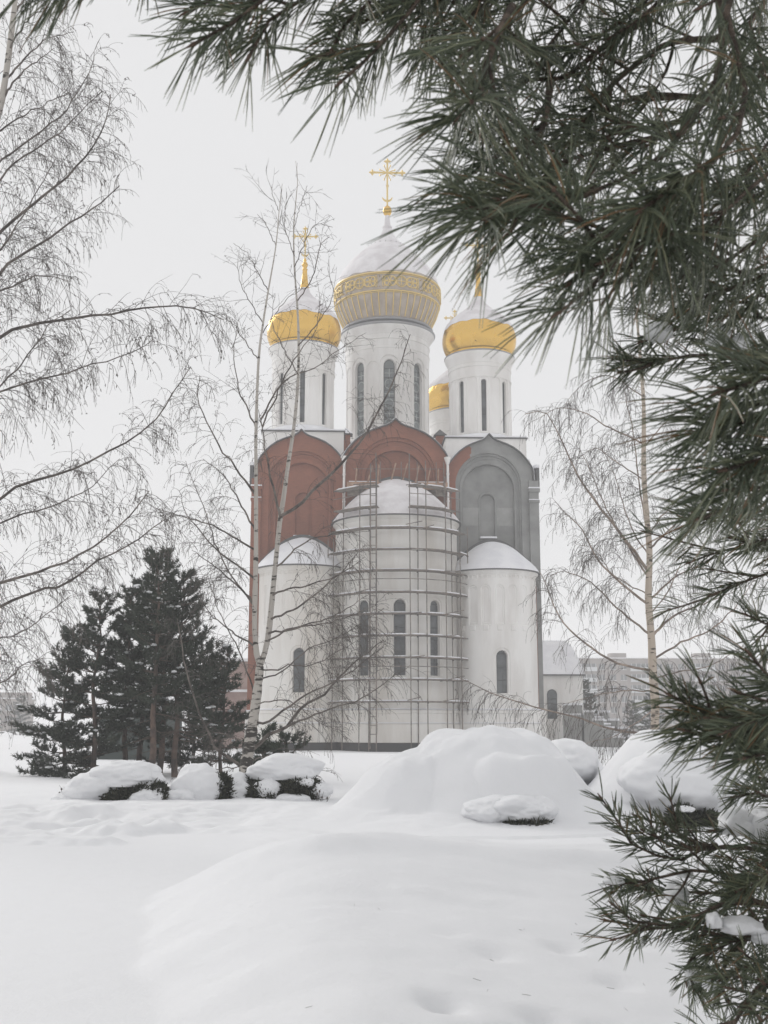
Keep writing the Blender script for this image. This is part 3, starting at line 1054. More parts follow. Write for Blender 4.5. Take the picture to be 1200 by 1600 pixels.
mb.lathe([(.36, 48.7), (.48, 48.8), (.48, 48.9), (.34, 48.96), (.26, 49.6), (.2, 50.1)], 24, (0, 14, 0), 1)
mb.lathe([(.2, 50.05), (.36, 50.25), (.43, 50.55), (.36, 50.85), (.2, 51.02), (.1, 51.1)], 24, (0, 14, 0), 0)
mb.build('spire', [M['gold'], M['dome_snow']], dm, True)
mb = MB()
ornate_cross(mb, 51.0, 4.9, 2.9, 0, .095)
o = mb.build('cross', M['palegold'], dm)
o.location = (0, 14, 0)


# apses
def apse(c, Rr, P, ze, zr, wins, lab, frieze=False, stained=True):
    stilt = P - Rr
    half = PI * Rr / 2
    tot = 2 * (half + stilt)

    def path(s):
        x = np.where(s < stilt, c - Rr, np.where(s > tot - stilt, c + Rr, c - Rr * np.cos((s - stilt) / Rr)))
        y = np.where(s < stilt, -s, np.where(s > tot - stilt, -(tot - s), -stilt - Rr * np.sin((s - stilt) / Rr)))
        nx = np.where(s < stilt, -1.0, np.where(s > tot - stilt, 1.0, -np.cos((s - stilt) / Rr)))
        ny = np.where((s < stilt) | (s > tot - stilt), 0.0, -np.sin((s - stilt) / Rr))
        return x, y, nx, ny
    sm = tot / 2

    def depth(s, z):
        d = np.zeros_like(s)
        for a, hw, zb, zt in wins:
            ds = s - sm - a * Rr
            d = np.where(in_arch(ds, z, hw + .2, zb - .12, zt + .2), .06, d)
            d = np.where(in_arch(ds, z, hw, zb, zt), .34, d)
        if frieze:
            q = (s - sm + .14 + 100 * .385) % .385
            d = np.where((z > ze - .62) & (z < ze - .40) & (q < .24), .06, d)
            q = (s - sm + 100 * 1.05 + .525) % 1.05 - .525
            near = np.abs(s - sm) < 3.3
            d = np.where(near & in_arch(q, z, .36, 9.3, 12.3), .055, d)
            d = np.where(near & in_arch(q, z, .24, 9.45, 12.15), .085, d)
            d = np.where(near & (z > 8.85) & (z < 9.3) & (np.abs(q) < .2), -.04, d)
        d = np.where(z > ze - .28, -.05 - .16 * ss(ze - .28, ze - .05, z), d)
        d = np.where(z < 2.95, -.16, d)
        d = np.where((z < 2.95) & (z > 2.72), -.24, d)
        d = np.where(z < 1.95, -.26, d)
        d = np.where(z < .62, -.14, d)
        return d
    S = np.linspace(0, tot, int(tot / .045))
    Z = np.concatenate([[-0.4, .6, .63], np.linspace(.8, 1.93, 4), [1.96], np.linspace(2.1, 2.7, 3), [2.73, 2.94, 2.96], np.linspace(3.0, ze - .3, int(ze / .055)), np.linspace(ze - .27, ze, 8)])
    V, Fq, Sg, Zg = wall_sheet(path, S, Z, depth)
    mi = np.where(V[Fq].mean(1)[:, 2] < .6, 1, 0)
    o = mesh_np('apse', V, [Fq], [M['apse_white' if stained else 'white'], M['tar']], CH, False, [mi])
    o['label'] = lab
    for a, hw, zb, zt in wins:
        n = int((zt - zb) / .85)
        arch_window(path, sm + a * Rr, hw, zb, zt, .34, [zb + (zt - hw * .6 - zb) * (i + 1) / (n) for i in range(n)], o, 'glass')
    # ledges with a little snow
    mb = MB()
    for z, off in ((2.96, .24), (1.97, .26)):
        x, y, nx, ny = path(S[::4])
        A = np.stack([np.stack([x + nx * q, y + ny * q, np.full_like(x, zz)], -1) for q, zz in ((0, z + .02), (off - .02, z + .02), (off - .05, z + .07), (0, z + .12))], 1)
        mb.add(A, gridfaces(len(x), 4), 0)
    mb.build('ledge_snow', M['roof_snow'], o)
    # eave and snow covered half-dome roof
    mb = MB()
    x, y, nx, ny = path(S[::3])
    A = np.stack([np.stack([x + nx * q, y + ny * q, np.full_like(x, zz)], -1) for q, zz in ((.1, ze - .04), (.36, ze - .02), (.37, ze + .05), (.1, ze + .1))], 1)
    mb.add(A, gridfaces(len(x), 4), 0)
    mb.build('eave', M['roofmetal'], o)

    def roof_mesh(r0, k, dz, nm, m, zoff=0.0, lump=0.0, parent=None):
        t = np.linspace(0, 1, 26)
        xx = np.zeros((len(x), 26))
        yy = np.zeros_like(xx)
        zz = np.zeros_like(xx)
        for i, q in enumerate(t):
            f_ = r0 * (1 - q)
            # shrink towards the point on the wall
            bx, by = x + nx * .34 * k, y + ny * .34 * k
            xx[:, i] = c + (bx - c) * (1 - q)
            yy[:, i] = by * (1 - q)
            zz[:, i] = ze + zoff + (zr - ze) * np.cos(PI / 2 * (1 - q)) + dz * min(1, q * 14)
        zz = zz + lump * vnoise(xx * 1.1, yy * 1.1, 77) * np.minimum(1, t * 6)[None, :]
        return mesh_np(nm, np.stack([xx, yy, zz], -1).reshape(-1, 3), [gridfaces(len(x), 26)], m, o)
    roof_mesh(1, 1.0, .14, 'roof_snow', M['dome_snow' if Rr > 4 else 'roof_snow'], .06, .05)
    # metal flashing where the roof meets the wall, tinged with gaps
    mb = MB()
    th = np.linspace(0, 1, 40)
    for sg in (-1, 1):
        uu = c + sg * (Rr + .3) * (1 - th)
        zz = ze + .3 + (zr - ze) * np.cos(PI / 2 * (1 - th))
        A = np.stack([np.stack([uu, np.full(40, q), zz + dz], -1) for q, dz in ((-.02, -.1), (-.02, .16), (-.16, .16), (-.16, -.1))], 1)
        mb.add(A, gridfaces(40, 4), 0)
    mb.build('flashing', M['roofmetal'], o)
    return o


apse(0, 4.75, 5.4, 17.3, 20.9, [(0, .44, 5.45, 11.0), (R(35), .44, 5.45, 11.0), (R(-35), .44, 5.45, 11.0)], 'tall central apse with three narrow windows')
apse(-7.35, 3.3, 3.8, 13.7, 16.15, [(R(-1), .45, 4.25, 7.5)], 'low white apse behind the birch trunk', True)
apse(7.62, 3.3, 3.8, 13.45, 15.9, [(R(2), .42, 4.2, 7.35)], 'low white apse with blind arcade under the grey gable', True, False)
# plinth of the body with dark waterproofing
mb = MB()
mb.box((0, 15, 1.3), (11.55, 15.35, 1.6), 0)
mb.box((0, 15, 2.95), (11.5, 15.3, .05), 1)
mb.box((0, 15, .1), (11.7, 15.5, .45), 2)
mb.build('plinth', [M['white'], M['roof_snow'], M['tar']], CH)
# small trash: snow lying in the niches of the grey gable
mb = MB()
mb.box((7.38, -.0, 16.5), (.66, .14, .07), 0)
mb.box((-7.42, -.0, 16.5), (.66, .14, .07), 0)
mb.build('niche_snow', M['roof_snow'], CH)


def cw(u, v, z):
    """church coordinates -> world"""
    return np.array([0.93 + u * math.cos(TH) - v * math.sin(TH), 90 + u * math.sin(TH) + v * math.cos(TH), z])


# ------------------------------------------------------------------ scaffolding round the tall apse
SC = thing('scaffolding', 'rusty tube scaffolding with plank decks round the tall apse', 'scaffolding', (0.93, 90, 0), TH)
RO, RI = 5.75, 5.05
ring = []
for u in (-5.3, -4.93, -2.98, -1.74, .74, 1.97, 3.45, 4.69, 5.35):
    ring.append((u, -.65 - math.sqrt(RO * RO - u * u), True))
for u in (-4.17, -2.26, 1.31, 4.07, 4.9):
    ring.append((u, -.65 - math.sqrt(RI * RI - u * u), False))
levels = [3.5 + 1.59 * i for i in range(11)]
outer = [p for p in ring if p[2]]
inner = [(p[0] * RI / RO, -.65 + (p[1] + .65) * RI / RO, False) for p in outer]
for i, (u, v, out) in enumerate(ring):
    mb = MB()
    zt = 19.6 if abs(u) < 4.3 else 16.0
    if i in (3, 4, 5):
        zt += 2.0
    lean = random.uniform(-.07, .07)
    mb.bar((u, v, 0.0), (u + lean, v, zt + random.uniform(-.4, .9)), .042, 0, 6)
    for z in levels:
        if z < zt:
            mb.bar((u - .07, v, z - .06), (u + .07, v, z - .06), .055, 0, 5)
    mb.build('pole', M['steel'], SC)
for li, z in enumerate(levels):
    zz = z
    for i in range(len(outer) - 1):
        if (z > 16.6 and (abs(outer[i][0] + outer[i + 1][0]) / 2 > 4.4 or abs(outer[i][0] + outer[i + 1][0]) / 2 < 1.0)):
            continue
        p = [np.array([*inner[i][:2], zz]), np.array([*inner[i + 1][:2], zz]), np.array([*outer[i + 1][:2], zz]), np.array([*outer[i][:2], zz])]
        mb = MB()
        # ledgers and transoms
        mb.bar(p[2], p[3], .035, 1, 5)
        mb.bar(p[0], p[1], .035, 1, 5)
        mb.bar(p[0], p[3], .035, 1, 5)
        if li % 4 == 1:
            mb.bar(p[2] + np.array([0, 0, .95]), p[3] + np.array([0, 0, .95]), .03, 1, 5)
        # loose planks side by side, a few missing
        nb = 5
        for j in range(nb):
            if random.random() < (.25 if li < 8 else .12) or (li in (0,) and j > 1):
                continue
            f0 = (j + .12) / nb
            f1 = (j + .88) / nb
            e = random.uniform(-.12, .12)
            a0 = p[3] * (1 - f0) + p[0] * f0
            b0 = p[2] * (1 - f0) + p[1] * f0
            a1 = p[3] * (1 - f1) + p[0] * f1
            b1 = p[2] * (1 - f1) + p[1] * f1
            d = (b0 - a0) * (e * .3)
            Q = np.array([a0 - d, b0 + d, b1 + d, a1 - d])
            up = np.array([0, 0, .075])
            mb.add(np.vstack([Q, Q + up]), [[0, 3, 2, 1], [4, 5, 6, 7], [0, 1, 5, 4], [1, 2, 6, 5], [2, 3, 7, 6], [3, 0, 4, 7]], 0)
            if random.random() < .6:
                mb.add(np.vstack([Q * .9 + Q.mean(0) * .1 + up * 1.02, Q * .7 + Q.mean(0) * .3 + up * 2.1]), [[4, 5, 6, 7], [0, 1, 5, 4], [1, 2, 6, 5], [2, 3, 7, 6], [3, 0, 4, 7]], 2)
        mb.build('deck', [M['plank'], M['steel'], M['roof_snow']], SC)
for j in range(16):
    u = random.choice([-4.9, -2.98, .74, 1.97, 3.45, 4.69])
    v = -.65 - math.sqrt(RO * RO - u * u)
    z = random.choice(levels) + random.uniform(-.1, .25)
    mb = MB()
    L = random.uniform(.5, 1.3)
    mb.bar((u - L * .4, v - .05, z - .05), (u + L, v - random.uniform(0, .4) + .2 * u / 5, z + random.uniform(-.1, .35)), .035, 0, 5)
    mb.build('brace', M['steel'], SC)
# narrow ladder bay in front
for u in (-2.2, ):
    mb = MB()
    for q in (0, .45):
        mb.bar((u + q, -6.2, .2), (u + q, -6.2, 21.0), .045, 0, 6)
    for z in np.arange(.6, 20.8, .62):
        mb.bar((u, -6.2, z), (u + .45, -6.2, z), .028, 0, 5)
    mb.build('ladder', M['steel'], SC)
# timber working deck under the middle gable
mb = MB()
for j in range(5):
    mb.box((0.05, -.45 - j * .24, 20.55 - .02 * j), (3.9, .11, .05), 0)
mb.box((0.05, -1.6, 20.3), (3.95, .05, .28), 0)
mb.box((0.05, -.25, 20.05), (3.9, .1, .3), 1)
for i in range(5):
    mb.box((-3.4 + i * 1.7, -.8, 20.35), (.06, .75, .1), 0)
for j in range(3):
    mb.box((-2.6 + j * 2.6, -1.1, 20.66), (1.15, .3, .04), 2)
mb.build('timber_deck', [M['newplank'], M['plank'], M['roof_snow']], SC)
for i in range(8):
    mb = MB()
    u = -3.3 + i * .95 + random.uniform(-.1, .1)
    mb.bar((u, -1.5, 20.5), (u + random.uniform(.05, .55), -1.1, 22.0 + random.uniform(-.2, .25)), .06, 0, 4)
    mb.build('guard_post', M['newplank'], SC)
for u in (.35, .95, 1.6, 3.1, 3.7, -1.3):
    mb = MB()
    mb.bar((u, -1.7, 15.0), (u, -1.7, 22.2), .035, 0, 5)
    mb.build('pole', M['steel'], SC)
mb = MB()
mb.bar((-3.4, -1.7, 21.6), (3.8, -1.7, 21.65), .025, 0, 5)
mb.build('guard_rail', M['steel'], SC)

# ------------------------------------------------------------------ annexes and stairs
AN = thing('church_annex', 'low white annex with one arched window behind the grey pilaster', 'annex', (16.2, 108, 0), TH)
mb = MB()
mb.box((0, 3, 3.1), (2.15, 3.5, 3.3), 0)
mb.box((0, -.55, .8), (2.25, .1, .9), 0)
mb.build('wall', M['white'], AN)
mb = MB()
q = np.linspace(0, 1, 12)
Vr = []
for i in q:
    hw = 2.4 * (1 - .55 * i)
    Vr.append([[-hw, -.75 + 3.6 * i, 6.4 + 3.4 * math.sin(i * PI / 2)], [hw, -.75 + 3.6 * i, 6.4 + 3.4 * math.sin(i * PI / 2)], [hw, 7 - 3.0 * i, 6.4 + 3.4 * math.sin(i * PI / 2)], [-hw, 7 - 3.0 * i, 6.4 + 3.4 * math.sin(i * PI / 2)]])
Vr = np.array(Vr)
mb.add(Vr.transpose(1, 0, 2)[[0, 1, 2, 3, 0]], gridfaces(5, 12), 0)
mb.add(Vr[-1], [[0, 1, 2, 3]], 0)
mb.build('roof_snow', M['roof_snow'], AN)
mb = MB()
mb.box((0, -.62, 6.38), (2.35, .2, .06), 0)
mb.build('eave', M['roofmetal'], AN)
arch_window(lambda s: (s, s * 0 - .52, s * 0, s * 0 - 1), -.75, .45, 2.4, 5.05, 0.0, (3.3, 4.2), AN, 'glass')

ST = thing('staircase', 'snowy outdoor staircase with stepped balustrades beside the white annex', 'staircase', (20.9, 101.5, -.2), R(52))
mb = MB()
for i in range(9):
    mb.box((0, i * .36, .14 + i * .15), (1.25, .19, .16 + i * .15), 0)
mb.build('step', [M['cement2']], ST)
mb = MB()
for i in range(9):
    mb.box((0, i * .36 + .03, .36 + i * .3), (1.2, .24, .07), 0)
mb.build('snow', [M['roof_snow']], ST)
for sx in (-1, 1):
    mb = MB()
    for i in range(4):
        mb.box((sx * 1.45, i * .9, .35 + i * .36), (.13, .45, .65 + i * .36), 0)
        mb.box((sx * 1.45, i * .9, 1.08 + i * .72), (.2, .47, .1), 1)
    mb.build('balustrade', [M['cement2'], M['roof_snow']], ST)
mb = MB()
mb.box((0, 4.3, 1.4), (1.6, .9, 1.5), 0)
mb.box((0, 4.3, 2.95), (1.6, .9, .1), 1)
mb.box((-1.45, 4.3, 3.3), (.13, .9, .5), 0)
mb.box((-1.45, 4.3, 3.85), (.2, .95, .1), 1)
mb.build('landing', [M['cement2'], M['roof_snow']], ST)

BA = thing('lean_to', 'pinkish lean-to behind the dark pines at the church side', 'annex', (-12.9, 96, 0), TH)
mb = MB()
mb.box((0, 3, 3.4), (1.7, 4, 3.6), 0)
mb.box((0, -1.1, 4.6), (1.8, .12, .1), 1)
mb.box((0, 3, 7.1), (1.9, 4.2, .12), 1)
mb.build('wall', [mat('pink_plaster', (0.33, 0.235, 0.21), 0.9, build=noise_mix((0.28, 0.19, 0.17), (0.38, 0.28, 0.25), 0.6)), M['roof_snow']], BA)
mb = MB()
mb.box((-.5, -1.03, 2.3), (.4, .03, .7), 0)
mb.build('window', [M['glass']], BA)

SH = thing('shed', 'dark green shed behind the pine trunks', 'shed', (-11.6, 54, 0.2), R(-8))
mb = MB()
mb.box((0, 1.2, 1.1), (1.6, 1.2, 1.2), 0)
mb.build('wall', [mat('green_boards', (0.05, 0.065, 0.06), 0.8)], SH)
mb = MB()
V4 = np.array([[-1.8, -.2, 2.25], [1.8, -.2, 2.25], [1.8, 2.6, 3.0], [-1.8, 2.6, 3.0]])
mb.add(np.vstack([V4, V4 + [0, 0, .3]]), [[0, 3, 2, 1], [4, 5, 6, 7], [0, 1, 5, 4], [1, 2, 6, 5], [2, 3, 7, 6], [3, 0, 4, 7]], 0)
mb.build('snow', [M['roof_snow']], SH)

# ------------------------------------------------------------------ far apartment blocks
M['panel'] = mat('beige_panels', (0.36, 0.28, 0.24), 0.9, build=noise_mix((0.20, 0.165, 0.15), (0.28, 0.24, 0.215), 0.25))
M['balcony'] = mat('pale_balcony', (0.55, 0.56, 0.57), 0.8)
M['farglass'] = mat('far_glass', (0.05, 0.055, 0.06), 0.3)
M['farframe'] = mat('far_window_frame', (0.6, 0.6, 0.6), 0.7)


def apartment(name, label, loc, rz, W, floors, layout, group=None):
    """layout: list of (x, 'w'|'b') columns"""
    A = thing(name, label, 'apartment building', loc, rz, group)
    H = floors * 2.9 + 1.2
    mb = MB()
    mb.box((W / 2, 6, H / 2), (W / 2, 6, H / 2), 0)
    mb.build('wall', M['panel'], A)
    mb = MB()
    mb.box((W / 2, 6, H + .15), (W / 2 + .3, 6.3, .15), 0)
    mb.box((W / 2, 6, H + .42), (W / 2 + .2, 6.2, .12), 1)
    for q in (.2, .65):
        mb.box((W * q + 2, 6, H + 1.0), (2.2, 2, 1.0), 0)
    mb.build('roof', [M['panel'], M['roof_snow']], A)
    for x, kind in layout:
        for f_ in range(1, floors):
            z = 1.2 + f_ * 2.9
            mb = MB()
            if kind == 'w':
                mb.box((x, -.06, z + .95), (.78, .05, .78), 0)
                mb.box((x, -.10, z + .95), (.05, .04, .76), 1)
                mb.box((x, -.10, z + .17), (.85, .08, .05), 1)
                mb.build('window', [M['farglass'], M['farframe']], A)
            else:
                mb.box((x, -.6, z + .35), (2.9, .06, .52), 0)
                mb.box((x, -.3, z - .17), (2.9, .3, .06), 0)
                mb.box((x, -.1, z + 1.3), (2.8, .06, .5), 1)
                for j in range(5):
                    mb.box((x - 2.6 + j * 1.3, -.45, z + 1.3), (.06, .06, .55), 0)
                mb.build('balcony', [M['balcony'], M['farglass']], A)
    return A


apartment('apartment_building', 'hazy beige apartment block seen behind the pale birch trunk', (52.2, 315, -2.5), R(1), 52, 7,
          [(2.6, 'b'), (6.9, 'w'), (9.9, 'w'), (12.8, 'w'), (17.5, 'b'), (22.5, 'w'), (25.5, 'w'), (28.5, 'w'), (31.5, 'w'), (35, 'b'), (39.5, 'w'), (42.5, 'w'), (47, 'b')])
apartment('apartment_building', 'fainter hazy block at the far left edge behind the pines', (-104, 300, -2), R(3), 11, 3,
          [(3, 'b'), (7.5, 'w'), (10.5, 'w')])


# ------------------------------------------------------------------ blobs of snow and shrubs
def blob(mb, c, rad_, seed=0, amp=.12, freq=1.5, flat=None, m=0, sub=4, noise2=.0):
    bm = bmesh.new()
    bmesh.ops.create_icosphere(bm, subdivisions=sub, radius=1)
    V = np.array([v.co[:] for v in bm.verts])
    Fc = np.array([[v.index for v in f.verts] for f in bm.faces])
    bm.free()
    off = np.array([mnoise.noise(Vector((p[0] * freq + seed * 7.3, p[1] * freq, p[2] * freq))) for p in V])
    if noise2:
        off = off + noise2 / amp * np.array([mnoise.noise(Vector((p[0] * freq * 3.7 + seed * 3.3, p[1] * freq * 3.7, p[2] * freq * 3.7))) for p in V])
    V = V * (1 + amp * off)[:, None]
    if flat is not None:
        lo = V[:, 2] < flat
        V[lo, 2] = flat + (V[lo, 2] - flat) * .25
    mb.add(V * np.array(rad_) + np.array(c), Fc, m)


def leaf_cloud(c, rad_, n, size, seed=0, shell=.45):
    """many small leaf sprays through a squashed volume"""
    r_ = np.random.default_rng(seed)
    d = nrm(r_.normal(size=(n, 3)))
    q = (shell + (1 - shell) * r_.random(n) ** .6)[:, None]
    P = d * q * np.array(rad_) + np.array(c)
    dirs = nrm(d * np.array(rad_) + r_.normal(size=(n, 3)) * .35 * np.mean(rad_) + np.array([0, 0, .25]) * np.mean(rad_))
    k = 7
    base = np.repeat(P, k, 0)
    dd = nrm(np.repeat(dirs, k, 0) + r_.normal(size=(n * k, 3)) * .55)
    L = size * (.5 + r_.random(n * k))[:, None]
    pts = np.stack([base, base + dd * L * .6, base + dd * L], 1)
    rr_ = np.tile(np.array([.05, .085, .01]) * size * 1.6, (n * k, 1))
    return tubes(pts, rr_, 3)


def shrub(name, label, cat, loc, leaf, caps, group='snow-capped shrubs in a row', twigs=0):
    """leaf: list of (offset, radii, n); caps: list of (offset, radii, flat, seed)"""
    S = thing(name, label, cat, loc, 0, group)
    if leaf:
        VV, FF, n_ = [], [], 0
        for i, (o_, r_, n) in enumerate(leaf):
            V, Fq = leaf_cloud(o_, r_, int(n * 1.5), .11, 100 + i + int(abs(loc[0]) * 50))
            VV.append(V)
            FF.append(Fq + n_)
            n_ += len(V)
        mesh_np('foliage', np.concatenate(VV), [np.concatenate(FF)], M['shrubleaf'], S, False)
        mb = MB()
        for i, (o_, r_, n) in enumerate(leaf):
            blob(mb, o_, np.array(r_) * .6, i + 3, .5, 2.4, None, 0, 3)
        mb.build('inner_foliage', M['shrubleaf'], S, True)
    for o_, r_, fl, sd_ in caps:
        mb = MB()
        blob(mb, o_, r_, sd_, .24, 1.25, fl, 0, 5, .07)
        mb.build('snow_cap', M['snow'], S, True)
    return S


def shrub_at(px, py, Y):
    p = at(px, py, Y)
    return np.array([p[0], Y, hgt(p[0], Y) - (.1 if Y > 23 else .03)])


k24 = 1 / 75.0            # metres per photo pixel at 24 m
p = shrub_at(185, 1262, 23.5)
shrub('snowy_shrub', 'dark shrub under a broad loaf of snow nearest the road', 'shrub', p,
      [((.25, -.12, .14), (.62, .42, .22), 700), ((.62, -.15, .22), (.28, .35, .22), 320)],
      [((.05, .1, .50), (.80, .62, .30), -.5, 1), ((-.50, -.05, .26), (.62, .55, .34), -.7, 2), ((.25, .05, .56), (.58, .5, .24), -.4, 3), ((-.85, -.1, .06), (.45, .45, .22), -.8, 21)])
p = shrub_at(232, 1262, 23.2)
shrub('snowy_shrub', 'smallest snowy lump between the loaf and the cone of snow', 'shrub', p,
      [((.22, 0, .12), (.22, .2, .18), 130)], [((-.02, -.05, .12), (.36, .34, .24), -.6, 5)])
p = shrub_at(312, 1262, 23.5)
shrub('snowy_shrub', 'pointed cone of snow over a shrub left of the birch foot', 'shrub', p,
      [((.42, -.05, .2), (.24, .3, .34), 260)], [((-.05, 0, .28), (.52, .5, .48), -.7, 6), ((-.3, -.12, .12), (.42, .42, .26), -.6, 7)])
p = shrub_at(356, 1255, 23.8)
shrub('snowy_shrub', 'tilted slab of snow leaning on the birch foot', 'shrub', p,
      [((-.2, -.05, .16), (.2, .25, .3), 200), ((.5, .1, .3), (.15, .2, .3), 80)], [((.12, 0, .22), (.42, .42, .36), -.6, 8)])
p = shrub_at(446, 1252, 23.8)
shrub('snowy_shrub', 'wide flat snow cap on dark evergreen right of the birch foot', 'shrub', p,
      [((.22, -.12, .24), (.46, .42, .30), 700), ((-.38, -.2, .15), (.36, .35, .24), 480)],
      [((0, .05, .64), (.72, .55, .30), -.6, 9), ((-.32, -.3, .22), (.30, .26, .26), -.6, 10), ((.62, -.1, .22), (.3, .3, .2), -.5, 11), ((.18, -.52, .06), (.34, .2, .16), -.6, 22), ((.36, -.3, .40), (.22, .2, .14), -.6, 23)])
# two heaped mounds whose bulging fronts overhang dark hollows
p = shrub_at(800, 1303, 18.3)
shrub('snowy_shrub', 'shrub buried in the biggest mound, bulging snow front over a dark hollow', 'shrub', p,
      [((.26, .12, .0), (.34, .16, .05), 110)],
      [((.12, .52, .22), (.60, .58, .26), -.9, 12), ((-.32, .50, .18), (.40, .55, .24), -.9, 13), ((.48, .42, .2), (.30, .45, .22), -.9, 14)],
      'shrubs buried in heaped snow')
p = shrub_at(1075, 1275, 19.2)
shrub('snowy_shrub', 'shrub buried in the rounded mound beside the young pine', 'shrub', p,
      [((.15, .05, .06), (.45, .25, .13), 220), ((-.15, -.25, .10), (.2, .2, .18), 120)],
      [((.05, .75, .62), (1.0, 1.0, .58), -.85, 15), ((-.14, -.32, .26), (.17, .15, .07), -.3, 16)], 'shrubs buried in heaped snow')
p = shrub_at(905, 1235, 21.8)
shrub('snowy_shrub', 'shrub buried in the middle hump below the staircase', 'shrub', p, [],
      [((.0, 1.2, .35), (.62, 1.0, .50), -.9, 17)], 'shrubs buried in heaped snow')


def weed(label, px, py, Y, h, n, seed):
    p = shrub_at(px, py, Y)
    T = thing('dry_weed', label, 'weed', p, 0, 'dry stems poking out of the snow')
    r_ = np.random.default_rng(seed)
    mb = MB()
    for i in range(n):
        b = np.array([r_.normal() * .05, r_.normal() * .05, -.05])
        d = np.array([r_.normal() * .35, r_.normal() * .2, 1.0])
        L = h * (.5 + .6 * r_.random())
        P = b + d * L * np.linspace(0, 1, 5)[:, None] + r_.normal(size=(5, 3)) * .01
        mb.tube(P, np.linspace(.006, .003, 5), 0, 4)
        for j in range(3):
            q = P[2 + j % 3]
            mb.bar(q, q + r_.normal(size=3) * .04 + [0, 0, .05], .003, 0, 4)
        blob(mb, P[-1], (.02, .02, .03), seed + i, .3, 2, None, 0, 1)
    mb.build('stem', M['twig'], T, False)


weed('dry weed tuft at the left end of the loaf-shaped shrub', 98, 1265, 23.3, .32, 5, 11)
weed('thin dry stems between the cone of snow and the birch foot', 335, 1262, 23.2, .35, 4, 12)
weed('dry stems leaning out of the flat-capped shrub, right side', 500, 1250, 23.3, .4, 5, 13)
lit = []
r_ = np.random.default_rng(77)
for i in range(230):
    if i < 50:
        x, y = r_.normal(1.6, .9), r_.uniform(4.5, 9.5)
        z = hgt(x, y) + .002
        L = r_.uniform(.02, .06)
    else:
        y = r_.uniform(6, 15.2)
        x = r_.uniform(-5.5, np.interp(y, FOOT_Y, FOOT_X) + .2)
        z = .13
        L = r_.uniform(.015, .06)
    a = r_.random() * PI
    lit.append([[x - math.cos(a) * L / 2, y - math.sin(a) * L / 2, z], [x + math.cos(a) * L / 2, y + math.sin(a) * L / 2, z + .006]])
V, Fq = tubes(np.array(lit), np.where(np.arange(230)[:, None] < 50, .0010, .007) * np.ones((1, 2)), 4)
o = mesh_np('needle_litter', V, [Fq], M['twig'], None, False)
tag(o, 'scattered fallen needles and dark crumbs on the snow', 'litter', None, 'stuff')

